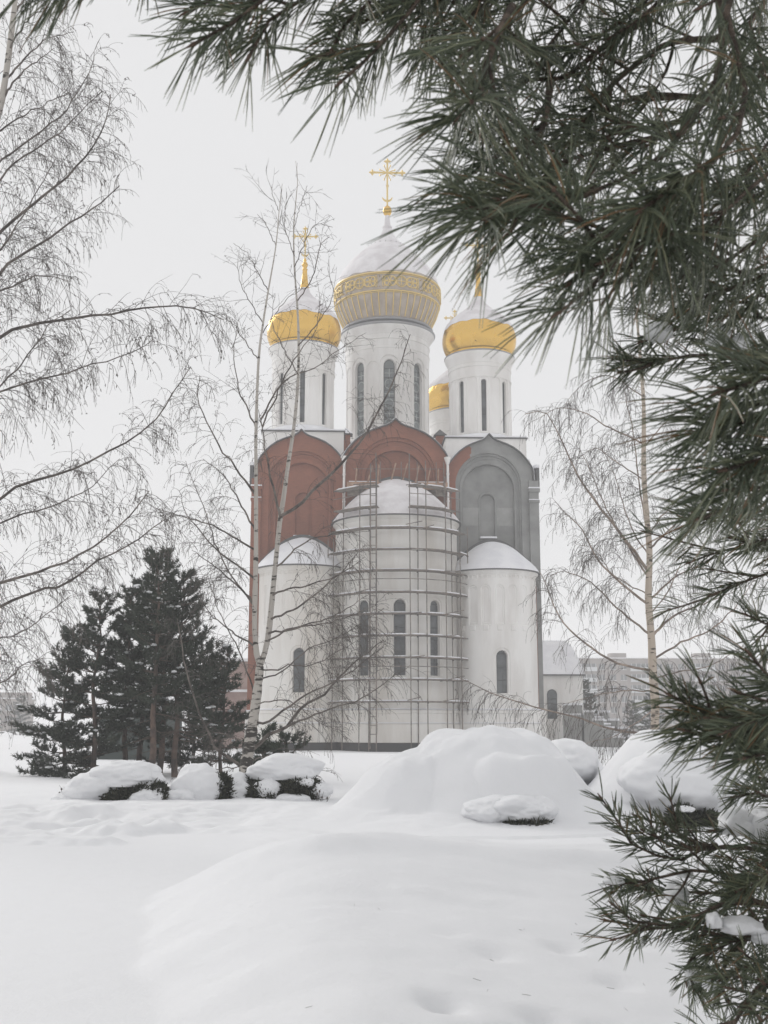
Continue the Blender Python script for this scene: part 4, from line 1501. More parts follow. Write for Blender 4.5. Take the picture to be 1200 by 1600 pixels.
# ------------------------------------------------------------------ mid-distance pines
def tree_mesh_pine(seed, H, crown0, width, bare):
    r_ = np.random.default_rng(seed)
    trunk = MB()
    zs = np.linspace(-.4, H, 14)
    wob = np.cumsum(r_.normal(size=(14, 2)) * .035, 0)
    tp = np.c_[wob, zs]
    trunk.tube(tp, .12 * (1 - .93 * np.linspace(0, 1, 14)) * H / 7, 0, 8)
    segs, tuft_p, tuft_d = [], [], []
    z = crown0 * H
    while z < H - .15:
        f_ = (z - crown0 * H) / (H * (1 - crown0))
        nbr = int(r_.integers(4, 7))
        L0 = width * (1 - f_) ** .75 * (1.0 if f_ > .12 else .85) + .18
        for j in range(nbr):
            a = r_.random() * 2 * PI
            L = L0 * (.55 + .6 * r_.random())
            el = R(-8 + 45 * f_ + r_.normal() * 9)
            b0 = np.array([np.interp(z, zs, tp[:, 0]), np.interp(z, zs, tp[:, 1]), z])
            dr = np.array([math.cos(a) * math.cos(el), math.sin(a) * math.cos(el), math.sin(el)])
            t = np.linspace(0, 1, 6)[:, None]
            P = b0 + dr * L * t + np.array([0, 0, 1]) * (.22 * L * t * t - .12 * L * t)
            segs.append(P)
            ns = max(3, int(L * 9.5))
            for q in range(ns):
                u = .28 + .72 * (q + r_.random()) / ns
                pb = P[0] + (P[-1] - P[0]) * u
                pb = np.array([np.interp(u, t[:, 0], P[:, k_]) for k_ in range(3)])
                side = np.cross(dr, [0, 0, 1]) * r_.choice([-1, 1]) * (.35 + .5 * r_.random())
                d2 = nrm(dr * .7 + side + np.array([0, 0, .25 + .35 * r_.random()]))
                sl = (.16 + .34 * r_.random()) * (1 - .4 * f_) * (1.15 - .5 * u) * 1.5
                for e_ in range(max(1, int(sl / .12))):
                    tuft_p.append(pb + d2 * sl * (e_ + 1) / max(1, int(sl / .12)) * .8 + r_.normal(size=3) * .03)
                    tuft_d.append(nrm(d2 + np.array([0, 0, .35]) + r_.normal(size=3) * .25))
            tuft_p.append(P[-1])
            tuft_d.append(nrm(dr + np.array([0, 0, .6])))
        z += (.30 + .16 * r_.random()) * (1 - .35 * f_)
    for q in range(5):
        tuft_p.append(np.array([tp[-1, 0], tp[-1, 1], H - q * .08]))
        tuft_d.append(nrm(np.array([r_.normal() * .3, r_.normal() * .3, 1])))
    # dead lower branches on the bare trunk
    for q in range(int(bare * 9)):
        zz = H * (.12 + (crown0 - .1) * r_.random())
        a = r_.random() * 2 * PI
        L = .5 + .7 * r_.random()
        b0 = np.array([np.interp(zz, zs, tp[:, 0]), np.interp(zz, zs, tp[:, 1]), zz])
        t = np.linspace(0, 1, 6)[:, None]
        segs.append(b0 + np.array([math.cos(a), math.sin(a), -.1]) * L * t + np.array([0, 0, -.15]) * t * t)
    S_ = np.array(segs)
    Rr = np.linspace(1, .25, 6)[None, :] * (.014 + .010 * r_.random(len(S_)))[:, None]
    bV, bF = tubes(S_, Rr, 4)
    P, D = np.array(tuft_p), np.array(tuft_d)
    k = 15
    n = len(P)
    base = np.repeat(P, k, 0) - np.repeat(D, k, 0) * (r_.random(n * k) * .10)[:, None]
    dd = nrm(np.repeat(D, k, 0) * .9 + r_.normal(size=(n * k, 3)) * .52)
    L = (.095 + .07 * r_.random(n * k))[:, None]
    pts = np.stack([base, base + dd * L * .5 + np.array([0, 0, .006]), base + dd * L], 1)
    nV, nF = tubes(pts, np.tile([.008, .008, .002], (n * k, 1)), 3)
    # snow caught on some tufts
    sn = MB()
    pick = r_.choice(n, size=int(n * .12), replace=False)
    for i in pick:
        s_ = .016 + .075 * r_.random() ** 4
        blob(sn, P[i] + [0, 0, .05], (s_ * (1 + r_.random()), s_ * (1 + .6 * r_.random()), s_ * .6), int(i), .3, 1.5, None, 0, 1)
    return trunk, (bV, bF), (nV, nF), sn


def make_pine(name, label, cat, seed, H, crown0, width, bare, loc, group):
    T = thing(name, label, cat, loc, 0, group)
    tr, br, ne, sn = tree_mesh_pine(seed, H, crown0, width, bare)
    tr.build('trunk', M['farbark'], T, True)
    mesh_np('branches', br[0], [br[1]], M['pinetwig'], T)
    k = len(ne[0])
    mesh_np('crown', np.concatenate([ne[0]] + sn.V), [ne[1], np.concatenate(sn.F[3]) + k], [M['farneedle'], M['snow']], T, False, [0, 1])
    return T


GP = 'dark pines standing left of the church'
PX = 1 / 50.0
for i, (lab, px, Y, ytop, cr0, wd, bare) in enumerate([
    ('tallest pine of the dark clump, pale reddish trunk', 237, 35.5, 858, .36, 1.25, 1),
    ('pine with a forked-looking top right of the tallest pine', 250, 37.5, 885, .34, 1.35, 1),
    ('slender pine on the church side of the dark clump with long low boughs', 272, 36.5, 893, .22, 1.85, 1),
    ('lower dense pine left of the tallest, foliage down to the snow', 145, 37, 925, .06, 1.75, 0),
    ('squat bushy pine at the outer left end of the clump', 95, 37.5, 985, .02, 1.5, 0),
    ('thin dark pine trunk behind the tallest pine', 213, 39, 905, .30, 1.5, 1),
    ('pine with a leaning trunk between squat and tallest pines', 192, 38, 920, .26, 1.5, 1),
    ('low bushy young pine in front of the pinkish lean-to', 345, 38, 1010, .12, 1.2, 0),
    ('small pine sapling under the slender pine', 305, 40, 1000, .1, 1.35, 0)]):
    g = at(px, 1200, Y)
    z0 = hgt(g[0], Y)
    H = at(px, ytop, Y)[2] - z0
    make_pine('pine_tree', lab, 'pine tree', 200 + i, H, cr0, wd, bare, (g[0], Y, z0), GP)
make_pine('pine_tree', 'tall pine added just beyond the right picture edge to shade the drift', 'pine tree', 333, 9.5, .06, 2.6, 0, (6.3, 9.6, hgt(6.3, 9.6)), 'near pines framing the view')  # extra pine, added outside the view so its crown darkens the near drift
# saplings by the birch foot
for i, (lab, px, py, Y, H) in enumerate([('tiny pine sapling poking from snow right of the birch foot', 415, 1200, 30, 1.3),
                                         ('small spruce sapling against the black plinth', 452, 1195, 32, 1.25)]):
    g = at(px, py, Y)
    make_pine('pine_sapling', lab, 'sapling', 300 + i, H, .05, .8, 0, (g[0], Y, hgt(g[0], Y)), 'saplings near the birch')

# far conifers in the haze
proto = None
for i, (lab, X, Y, H, wd) in enumerate([
    ('hazy dark conifer just right of the annex wall', 21.2, 122, 6.5, 1.9), ('hazy conifer left of the pale birch trunk', 29.5, 130, 5.6, 1.9),
    ('hazy conifer clump right of the pale birch trunk', 35.5, 135, 7.0, 2.4), ('hazy broad conifer near the block corner', 41.5, 138, 6.2, 2.4),
    ('hazy conifer half hidden by pine needles at the right', 47, 140, 6.8, 2.4), ('hazy conifer at the far right under the boughs', 52.5, 142, 6.6, 2.4),
    ('hazy round-topped tree before the block, second in the row', 31.8, 150, 5.2, 2.0)]):
    if proto is None:
        proto = make_pine('conifer', lab, 'conifer', 400, 6.5, .04, 1.9, 0, (X, Y, 0), 'conifers in front of the apartment block')
        # copies far away share the meshes
    else:
        c = proto.copy()
        link(c)
        c.location = (X, Y, -.3)
        c.rotation_euler = (0, 0, i * 1.3)
        c.scale = (wd / 1.9, wd / 1.9, H / 6.5)
        c['label'] = lab
        for ch in proto.children:
            d = ch.copy()
            link(d, c)
for i, (lab, X, Y, s_) in enumerate([('hazy conifer before the faint block at the left edge', -62, 200, 1.1), ('hazy conifer close to the left picture edge', -66, 195, 1.0)]):
    c = proto.copy()
    link(c)
    c.location = (X, Y, -.5)
    c.scale = (s_ * 1.4, s_ * 1.4, s_)
    c['label'] = lab
    c['group'] = 'conifers far off at the left'
    for ch in proto.children:
        d = ch.copy()
        link(d, c)


# ------------------------------------------------------------------ birches
def grow(r_, parents, prad, n, L0, L1, ang, droop, K, tmin=.15, wig=.10, r0=None, up=0.0):
    """n shoots spread over parents (m,K0,3): returns (n,K,3), base radii"""
    m, K0, _ = parents.shape
    plen = np.linalg.norm(np.diff(parents, axis=1), axis=2).sum(1)
    which = r_.choice(m, n, p=plen / plen.sum())
    t = tmin + (1 - tmin) * r_.random(n) ** .85
    fi = t * (K0 - 1)
    i0 = np.minimum(fi.astype(int), K0 - 2)
    fr = (fi - i0)[:, None]
    base = parents[which, i0] * (1 - fr) + parents[which, i0 + 1] * fr
    tan = nrm(parents[which, i0 + 1] - parents[which, i0])
    rd = r_.normal(size=(n, 3))
    perp = nrm(rd - (rd * tan).sum(1, keepdims=True) * tan)
    a = R(ang) * (.6 + .8 * r_.random(n))[:, None]
    d = nrm(tan * np.cos(a) + perp * np.sin(a) + np.array([0, 0, up]))
    L = (L0 + (L1 - L0) * r_.random(n)) * (1.1 - .6 * t)
    P = np.zeros((n, K, 3))
    P[:, 0] = base
    st = (L / (K - 1))[:, None]
    dv = droop * (.6 + .8 * r_.random(n))[:, None]
    for k in range(1, K):
        d = nrm(d + np.array([0, 0, -1]) * dv / (K - 1) + r_.normal(size=(n, 3)) * wig)
        P[:, k] = P[:, k - 1] + d * st
    return P, L


def buds(r_, P, n, size):
    """little catkins / buds hanging on twigs"""
    m, K, _ = P.shape
    w_ = r_.integers(0, m, n)
    k = r_.integers(1, K, n)
    b = P[w_, k]
    d = nrm(np.array([0, 0, -1.0]) + r_.normal(size=(n, 3)) * .6)
    L = size * (.6 + .8 * r_.random(n))[:, None]
    pts = np.stack([b, b + d * L * .5, b + d * L], 1)
    return tubes(pts, np.tile([size * .05, size * .2, size * .05], (n, 1)), 3)


def birch(name, label, loc_y, stems, limbs, seed, bark, limbm, twk, origin, rstem, extra=None):
    """stems: list of (world polyline, r0, r1); limbs: list of (world polyline, r0)"""
    r_ = np.random.default_rng(seed)
    T = thing(name, label, 'birch tree', origin, 0, 'bare birch trees')
    og = np.array(origin, float)
    for P, ra, rb in stems:
        Pq = resample(P, 40)
        mb = MB()
        rr_ = np.linspace(ra, rb, 40)
        rr_ = rr_ * (1 + .05 * r_.normal(size=40))
        mb.tube(Pq - og, rr_, 0, 10)
        mb.build('trunk', M[bark], T, True)
    for P, ra in limbs:
        K0 = 18
        Pq = resample(P, K0)
        Pq[1:-1] += r_.normal(size=(K0 - 2, 3)) * .012
        Ln = np.linalg.norm(np.diff(Pq, axis=0), axis=1).sum()
        mb = MB()
        V, Fq = tubes(Pq[None], np.linspace(ra, max(ra * .22, .005), K0)[None], 6)
        mb.add(V - og, Fq, 0)
        B = mb.build('branch', M[limbm], T, True)
        up_ = np.clip((twk.get('ztop', 99) - Pq[:, 2].mean()) / 3.0, .06, 1.0)
        n2 = max(4, int(Ln * twk['n2'] * (.55 + .45 * up_)))
        P2, L2 = grow(r_, Pq[None], None, n2, twk['l2'][0], twk['l2'][1], twk.get('a2', 48), twk['d2'] * up_ - .3 * (1 - up_), 8, .12, .10)
        V2, F2 = tubes(P2, np.linspace(1, .45, 8)[None, :] * (twk['r2'] * (.7 + .6 * r_.random(n2)))[:, None], 3)
        n3 = int(n2 * twk['n3'] * (.45 + .55 * up_))
        P3, L3 = grow(r_, P2, None, n3, twk['l3'][0], twk['l3'][1], 45, twk['d3'] * up_, 6, .1, .12)
        V3, F3 = tubes(P3, np.linspace(1, .6, 6)[None, :] * (twk['r3'] * (.7 + .6 * r_.random(n3)))[:, None], 3)
        n4 = int(n3 * twk.get('n4', .6))
        P4, _ = grow(r_, P3, None, n4, twk['l3'][0] * .4, twk['l3'][1] * .45, 40, twk['d3'], 4, .15, .12)
        V4, F4 = tubes(P4, np.full((n4, 4), twk['r3'] * .8), 3)
        V5, F5 = buds(r_, np.concatenate([P3[:, 2:], P4], 0) if False else P3, int(n3 * twk['buds']), twk['bud'])
        VV = np.concatenate([V2, V3, V4, V5]) - og
        o2, o3, o4 = len(V2), len(V2) + len(V3), len(V2) + len(V3) + len(V4)
        mesh_np('twigs', VV, [np.concatenate([F2, F3 + o2, F4 + o3, F5 + o4])], M['twig'], B, False)
    return T


def jit_line(pts, Y, spread, r_):
    """pixel polyline to world with a depth drift along the limb"""
    return line_at(pts, Y, Y + spread * (r_.random() * 2 - 1))


rb_ = np.random.default_rng(5)
# -- birch out of frame on the left, boughs reaching in
Yb = 19.0
tr = line_at([(-150, 1330), (-130, 1000), (-100, 700), (-60, 430), (-18, 230), (4, 150), (24, 0), (40, -150), (60, -330)], Yb)
tr[0, 2] = hgt(tr[0, 0], Yb) - .1
limb_px = [
    [(-15, 215), (0, 203), (50, 173), (110, 143)], [(-40, 290), (0, 253), (67, 203), (110, 163), (140, 110), (147, 80)],
    [(-45, 330), (0, 283), (33, 247), (77, 220), (127, 173), (160, 143)],
    [(-60, 415), (0, 363), (50, 320), (100, 280), (143, 233), (167, 187), (173, 147)],
    [(-50, 450), (0, 390), (27, 350), (67, 283), (87, 247)],
    [(-75, 500), (0, 427), (33, 398), (100, 357), (143, 327), (187, 290)],
    [(-85, 560), (0, 527), (33, 510), (100, 500), (167, 492), (233, 480), (300, 480), (350, 500)],
    [(-95, 660), (0, 613), (67, 592), (133, 575), (200, 553), (240, 530)],
    [(-100, 700), (0, 600), (40, 560), (75, 510), (110, 485)],
    [(-120, 850), (0, 780), (33, 757), (100, 737), (133, 723), (200, 690), (250, 650), (273, 610), (298, 573)],
    [(-120, 870), (0, 817), (67, 795), (133, 767), (187, 717)],
    [(-125, 950), (0, 910), (67, 890), (133, 863), (200, 810), (233, 767)],
    [(-130, 1000), (43, 930), (100, 913), (160, 873), (200, 853), (260, 810)],
    [(-135, 1090), (0, 1067), (33, 1040), (67, 1028)],
    [(-135, 1100), (-20, 1010), (40, 985), (110, 930)],
    [(8, 130), (40, 90), (75, 60), (115, 50)], [(14, 80), (45, 30), (80, 10)], [(2, 160), (30, 118), (85, 75)], [(20, 20), (50, -20), (60, -60)],
    [(-60, 480), (0, 455), (60, 430), (110, 440)],
]
limbs = []
for i, q in enumerate(limb_px):
    P = jit_line(q, Yb, 2.0, rb_)
    # start on the trunk itself
    k = np.argmin(np.abs(tr[:, 2] - P[0, 2]))
    P[0] = [np.interp(P[0, 2], tr[:, 2], tr[:, 0]), Yb, P[0, 2]]
    limbs.append((P, .034 if i in (6, 9, 3, 5, 11, 12) else .022))
birch('birch_tree', 'birch whose drooping boughs reach in from the left edge', Yb, [(tr, .15, .012)], limbs, 51, 'birch', 'limb',
      dict(n2=11, l2=(.5, 1.5), d2=1.1, r2=.0050, n3=5.0, l3=(.25, .75), d3=1.5, r3=.0034, n4=.7, buds=.9, bud=.045), tuple(tr[0]), .2)

# -- twin-stemmed birch in front of the church
Yc = 25.5
base = at(378, 1240, Yc)
zb = hgt(base[0], Yc)
S1 = line_at([(376, 1260), (380, 1225), (389, 1168), (398, 1110), (404, 1064), (406, 1041)], Yc)
S1[0, 2] = zb - .15
SL = line_at([(406, 1041), (401, 1022), (398, 970), (400, 865), (400, 740), (400, 672), (404, 563), (411, 505), (419, 455), (431, 385), (436, 330), (441, 287)], Yc, Yc - .6)
SR = line_at([(406, 1041), (413, 1022), (420, 988), (426, 927), (432, 865), (438, 809), (443, 778), (451, 721), (460, 661), (466, 585), (466, 505), (460, 417), (459, 355), (462, 317), (465, 280), (462, 252)], Yc, Yc + .7)
limb_px = [
    ([(438, 809), (430, 775), (418, 728), (412, 685), (404, 640)], .035),
    ([(439, 806), (474, 782), (500, 755), (538, 721), (577, 669), (605, 615), (622, 576), (641, 522)], .04),
    ([(408, 655), (442, 598), (494, 594 - 20), (530, 548), (572, 520)], .022),
    ([(410, 667), (430, 620), (457, 565), (490, 520), (500, 470)], .022),
    ([(400, 672), (385, 635), (373, 607), (366, 548), (372, 500)], .022),
    ([(393, 1172), (422, 1147), (445, 1137), (474, 1103), (505, 1087), (526, 1062), (557, 1032), (600, 1000)], .045),
    ([(398, 1128), (420, 1128), (453, 1103), (495, 1078), (540, 1055), (600, 1010)], .03),
    ([(445, 1137), (474, 1124), (516, 1107), (557, 1095), (597, 1070), (640, 1040)], .026),
    ([(419, 990), (474, 977), (526, 960), (575, 930)], .026), ([(420, 1000), (460, 982), (526, 970), (590, 945)], .022),
    ([(426, 930), (453, 919), (485, 913), (528, 899), (570, 870)], .026), ([(424, 967), (470, 946), (528, 899), (557, 865)], .026),
    ([(432, 885), (474, 850), (514, 835), (578, 830)], .022), ([(405, 1045), (430, 1046), (455, 1038), (490, 1038), (560, 1000)], .02),
    ([(410, 1060), (440, 1050), (480, 1015), (530, 995), (600, 950)], .018),
    ([(400, 944), (370, 915), (330, 880), (300, 860)], .026), ([(400, 860), (337, 823), (290, 808), (240, 793)], .026),
    ([(399, 830), (360, 760), (340, 735), (317, 717)], .024), ([(400, 775), (390, 760), (333, 680), (310, 620), (312, 587)], .028),
    ([(399, 905), (340, 860), (293, 803), (280, 767)], .026), ([(399, 950), (350, 880), (320, 800), (290, 720)], .022),
    ([(380, 1200), (377, 1197), (340, 1173), (320, 1133), (303, 1090), (287, 1030), (277, 967)], .038),
    ([(398, 1010), (360, 985), (330, 960), (310, 930)], .022), ([(396, 1080), (370, 1010), (340, 950), (325, 900)], .02),
    ([(419, 455), (400, 420), (385, 395), (365, 380)], .012), ([(431, 385), (415, 350), (402, 335)], .01), ([(411, 505), (390, 470), (375, 440), (372, 405)], .014),
    ([(436, 330), (425, 300), (424, 290)], .008), ([(465, 470), (490, 430), (500, 385), (515, 370)], .016), ([(460, 417), (480, 370), (495, 350), (520, 355)], .012),
    ([(459, 355), (470, 320), (480, 290)], .008), ([(460, 400), (445, 350), (448, 300)], .01), ([(466, 540), (500, 500), (520, 460), (512, 420)], .016),
    ([(466, 585), (440, 540), (425, 500), (430, 460)], .014), ([(411, 520), (430, 490), (450, 465), (478, 450)], .012),
    ([(404, 563), (380, 530), (360, 500), (345, 490)], .014), ([(390, 1165), (360, 1150), (330, 1145), (300, 1160)], .016),
    ([(386, 1190), (430, 1180), (470, 1190), (500, 1215)], .014), ([(384, 1200), (350, 1200), (320, 1215), (300, 1235)], .014),
    ([(404, 1100), (450, 1095), (500, 1130), (530, 1140)], .016),
]
limbs = [(jit_line(q, Yc, 1.6, rb_), r0) for q, r0 in limb_px]
birch('birch_tree', 'twin-stemmed white birch standing in front of the church', Yc, [(S1, .155, .088), (SL, .064, .006), (SR, .070, .006)], limbs, 52, 'birch', 'limb',
      dict(n2=8.5, l2=(.4, 1.3), d2=1.0, r2=.0052, n3=4.2, l3=(.22, .65), d3=1.5, r3=.0040, n4=.6, buds=.5, bud=.04, ztop=11.5), (base[0], Yc, zb), .2)

# -- pale birch right of the church
Yr = 36.0
tr = line_at([(1023, 1175), (1023, 1148), (1024, 1100), (1020, 1050), (1018, 1000), (1013, 933), (1015, 867), (1010, 800), (1006, 740), (1006, 667), (1005, 617), (997, 517), (993, 483), (985, 430), (978, 380), (974, 330)], Yr)
gz = hgt(tr[0, 0], Yr)
tr[0, 2] = gz - .2
limb_px = [
    ([(1013, 893), (967, 830), (923, 773), (890, 717), (867, 667), (850, 643), (820, 647)], .055),
    ([(1004, 693), (950, 667), (910, 643), (870, 638), (840, 655)], .03), ([(1011, 943), (973, 913), (933, 873), (913, 833), (883, 800), (867, 783)], .042),
    ([(1018, 993), (960, 947), (927, 913), (883, 893), (860, 900)], .04), ([(1019, 1048), (967, 1037), (917, 1007), (880, 973), (857, 923), (843, 893)], .045),
    ([(1022, 1147), (950, 1137), (900, 1120), (867, 1112), (839, 1106), (777, 1087), (739, 1068), (714, 1058)], .045),
    ([(1020, 993), (1053, 963), (1100, 943), (1150, 923)], .045), ([(1021, 1030), (1067, 1003), (1117, 980), (1160, 933), (1180, 900)], .04),
    ([(1013, 940), (1053, 903), (1093, 883), (1130, 860)], .036), ([(1015, 857), (1047, 827), (1073, 800), (1110, 760)], .034),
    ([(1012, 840), (1033, 807), (1057, 783), (1090, 740)], .03), ([(1010, 823), (1000, 767), (990, 683), (977, 617), (965, 560)], .03),
    ([(998, 560), (970, 550), (953, 533), (935, 500), (923, 477)], .02), ([(1006, 700), (1040, 660), (1070, 640), (1100, 650)], .026),
    ([(1012, 900), (980, 850), (950, 800), (925, 740), (905, 700)], .034), ([(1014, 870), (985, 820), (960, 740), (940, 700)], .026),
    ([(1005, 620), (960, 590), (930, 590), (900, 610), (880, 640)], .024), ([(1000, 540), (1030, 510), (1060, 500), (1080, 520)], .02),
    ([(1020, 1060), (1060, 1050), (1110, 1040), (1160, 1010)], .03), ([(1022, 1080), (970, 1080), (920, 1090), (880, 1100)], .028),
    ([(1006, 750), (960, 720), (930, 700), (900, 720)], .026), ([(1013, 930), (960, 900), (930, 860), (900, 850)], .024),
    ([(1022, 1110), (960, 1150), (920, 1160), (900, 1170)], .02), ([(1015, 960), (1040, 930), (1080, 850), (1120, 800)], .026),
]
limbs = [(jit_line(q, Yr, 2.0, rb_), r0) for q, r0 in limb_px]
birch('birch_tree', 'tan-barked weeping birch right of the church', Yr, [(tr, .145, .016)], limbs, 53, 'birchtan', 'limbpale',
      dict(n2=7.5, l2=(.6, 1.9), d2=1.7, r2=.0075, n3=5.0, l3=(.3, 1.0), d3=2.2, r3=.0052, n4=.5, buds=.45, bud=.055), (tr[0, 0], Yr, gz), .2)


# ------------------------------------------------------------------ the near pines
def needle_batch(r_, axisP, t0, nl, n, wide=.0011, ang=(52, 18), droop=.10, tuft=.25):
    """pairs of needles along a shoot axis (K,3)"""
    K = len(axisP)
    t = t0 + (1 - t0) * r_.random(n) ** .9
    t = np.where(r_.random(n) < tuft, .88 + .12 * r_.random(n), t)
    fi = t * (K - 1)
    i0 = np.minimum(fi.astype(int), K - 2)
    fr = (fi - i0)[:, None]
    b = axisP[i0] * (1 - fr) + axisP[i0 + 1] * fr
    a = nrm(axisP[i0 + 1] - axisP[i0])
    rd = r_.normal(size=(n, 3))
    perp = nrm(rd - (rd * a).sum(1, keepdims=True) * a)
    al = R(ang[0]) + (R(ang[1]) - R(ang[0])) * ss(.55, 1.0, t) + r_.normal(size=n) * R(9)
    al = al[:, None]
    d = nrm(a * np.cos(al) + perp * np.sin(al))
    # each fascicle holds two needles
    d2 = np.concatenate([d, nrm(d + r_.normal(size=(n, 3)) * .075)])
    b2 = np.concatenate([b, b])
    a2 = np.concatenate([a, a])
    L = nl * (.78 + .4 * r_.random(n))
    L2 = np.concatenate([L, L * (.92 + .12 * r_.random(n))])[:, None]
    bend = .13 * a2 + np.array([0, 0, -droop]) + r_.normal(size=(2 * n, 3)) * .035
    p1 = b2 + d2 * L2 * .4
    p2 = b2 + d2 * L2 * .72 + bend * L2 * .25
    p3 = b2 + d2 * L2 + bend * L2 * .62
    pts = np.stack([b2, p1, p2, p3], 1)
    return tubes(pts, np.tile(np.array([.75, 1.0, .95, .3]) * wide, (2 * n, 1)), 3)


def spray(tree, og, P, nl, nside, slen, seed, r0=.006, wide=.0011, dens=420, droop=.10, t_first=.15, spread=42, snow=(), label=None, ang=(54, 34), flat=.6):
    """one bough: woody axis P (world) + side shoots, all needled; becomes a branch part"""
    r_ = np.random.default_rng(seed)
    K = 16
    A = resample(P, K)
    Ln = np.linalg.norm(np.diff(A, axis=0), axis=1).sum()
    mb = MB()
    V, Fq = tubes(A[None], np.linspace(r0, .0022, K)[None], 7)
    mb.add(V - og, Fq, 0)
    shoots = [(A, t_first + .0, 1.0)]
    nside = max(2, int(round(nside * .8)))
    for j in range(nside):
        t = t_first + (1 - t_first) * (j + .3 + .5 * r_.random()) / nside * .93
        fi = t * (K - 1)
        i0 = min(int(fi), K - 2)
        b = A[i0] + (A[i0 + 1] - A[i0]) * (fi - i0)
        a = nrm(A[i0 + 1] - A[i0])
        rd = r_.normal(size=3)
        rd[2] *= flat
        perp = nrm(rd - (rd @ a) * a)
        al = R(spread) * (.7 + .6 * r_.random())
        d = nrm(a * math.cos(al) + perp * math.sin(al))
        L = slen * (.55 + .75 * r_.random())
        q = np.linspace(0, 1, 7)[:, None]
        S_ = b + d * L * q + (a * .25 + np.array([0, 0, .12])) * L * q * q
        V, Fq = tubes(S_[None], np.linspace(.0030, .0019, 7)[None], 5)
        mb.add(V - og, Fq, 0)
        shoots.append((S_, .12, 1.0))
    VV, FF, n_ = [], [], 0
    for S_, t0, k in shoots:
        L = np.linalg.norm(np.diff(S_, axis=0), axis=1).sum() * (1 - t0)
        n = int(max(12, dens * .41 * L * k))
        V, Fq = needle_batch(r_, S_, t0, nl, n, wide, ang, droop, .22)
        VV.append(V - og)
        FF.append(Fq + n_)
        n_ += len(V)
        tip = S_[-1]
        d = nrm(S_[-1] - S_[-2])
        mb.bar(tip - og - d * .004, tip - og + d * .012, .0032, 1, 6, .0008)
    B = mb.build('branch', [M['pinetwig'], M['bud']], tree, True)
    if label:
        B['label'] = label
    mesh_np('needles', np.concatenate(VV), [np.concatenate(FF)], M['needle'], B, True)
    if snow:
        sb = MB()
        for i, (c, rr_) in enumerate(snow):
            blob(sb, np.array(c) - og, rr_, seed + i, .28, 1.4, -.6, 0, 4, .06)
        sb.build('snow', M['snow'], B, True)
    return B


TX, TY = 1.55, 2.6
tz = hgt(TX, TY)
og = np.array([TX, TY, tz])
BP = thing('pine_tree', 'big near pine whose long-needled boughs hang over the right side', 'pine tree', og, 0, 'near pines framing the view')
mb = MB()
zs = np.linspace(-.2, 9.6, 30)
mb.tube(np.c_[.03 * np.sin(zs), .03 * np.cos(zs * .8), zs], np.linspace(.15, .04, 30), 0, 12)
mb.build('trunk', M['pinebark'], BP, True)


def bough(tree, o_, px, d0, d1, trunk=None, **kw):
    P = line_at(px, d0, d1)
    if trunk is not None:
        P = np.vstack([[o_[0], o_[1], P[0, 2] + trunk], P])
    return P


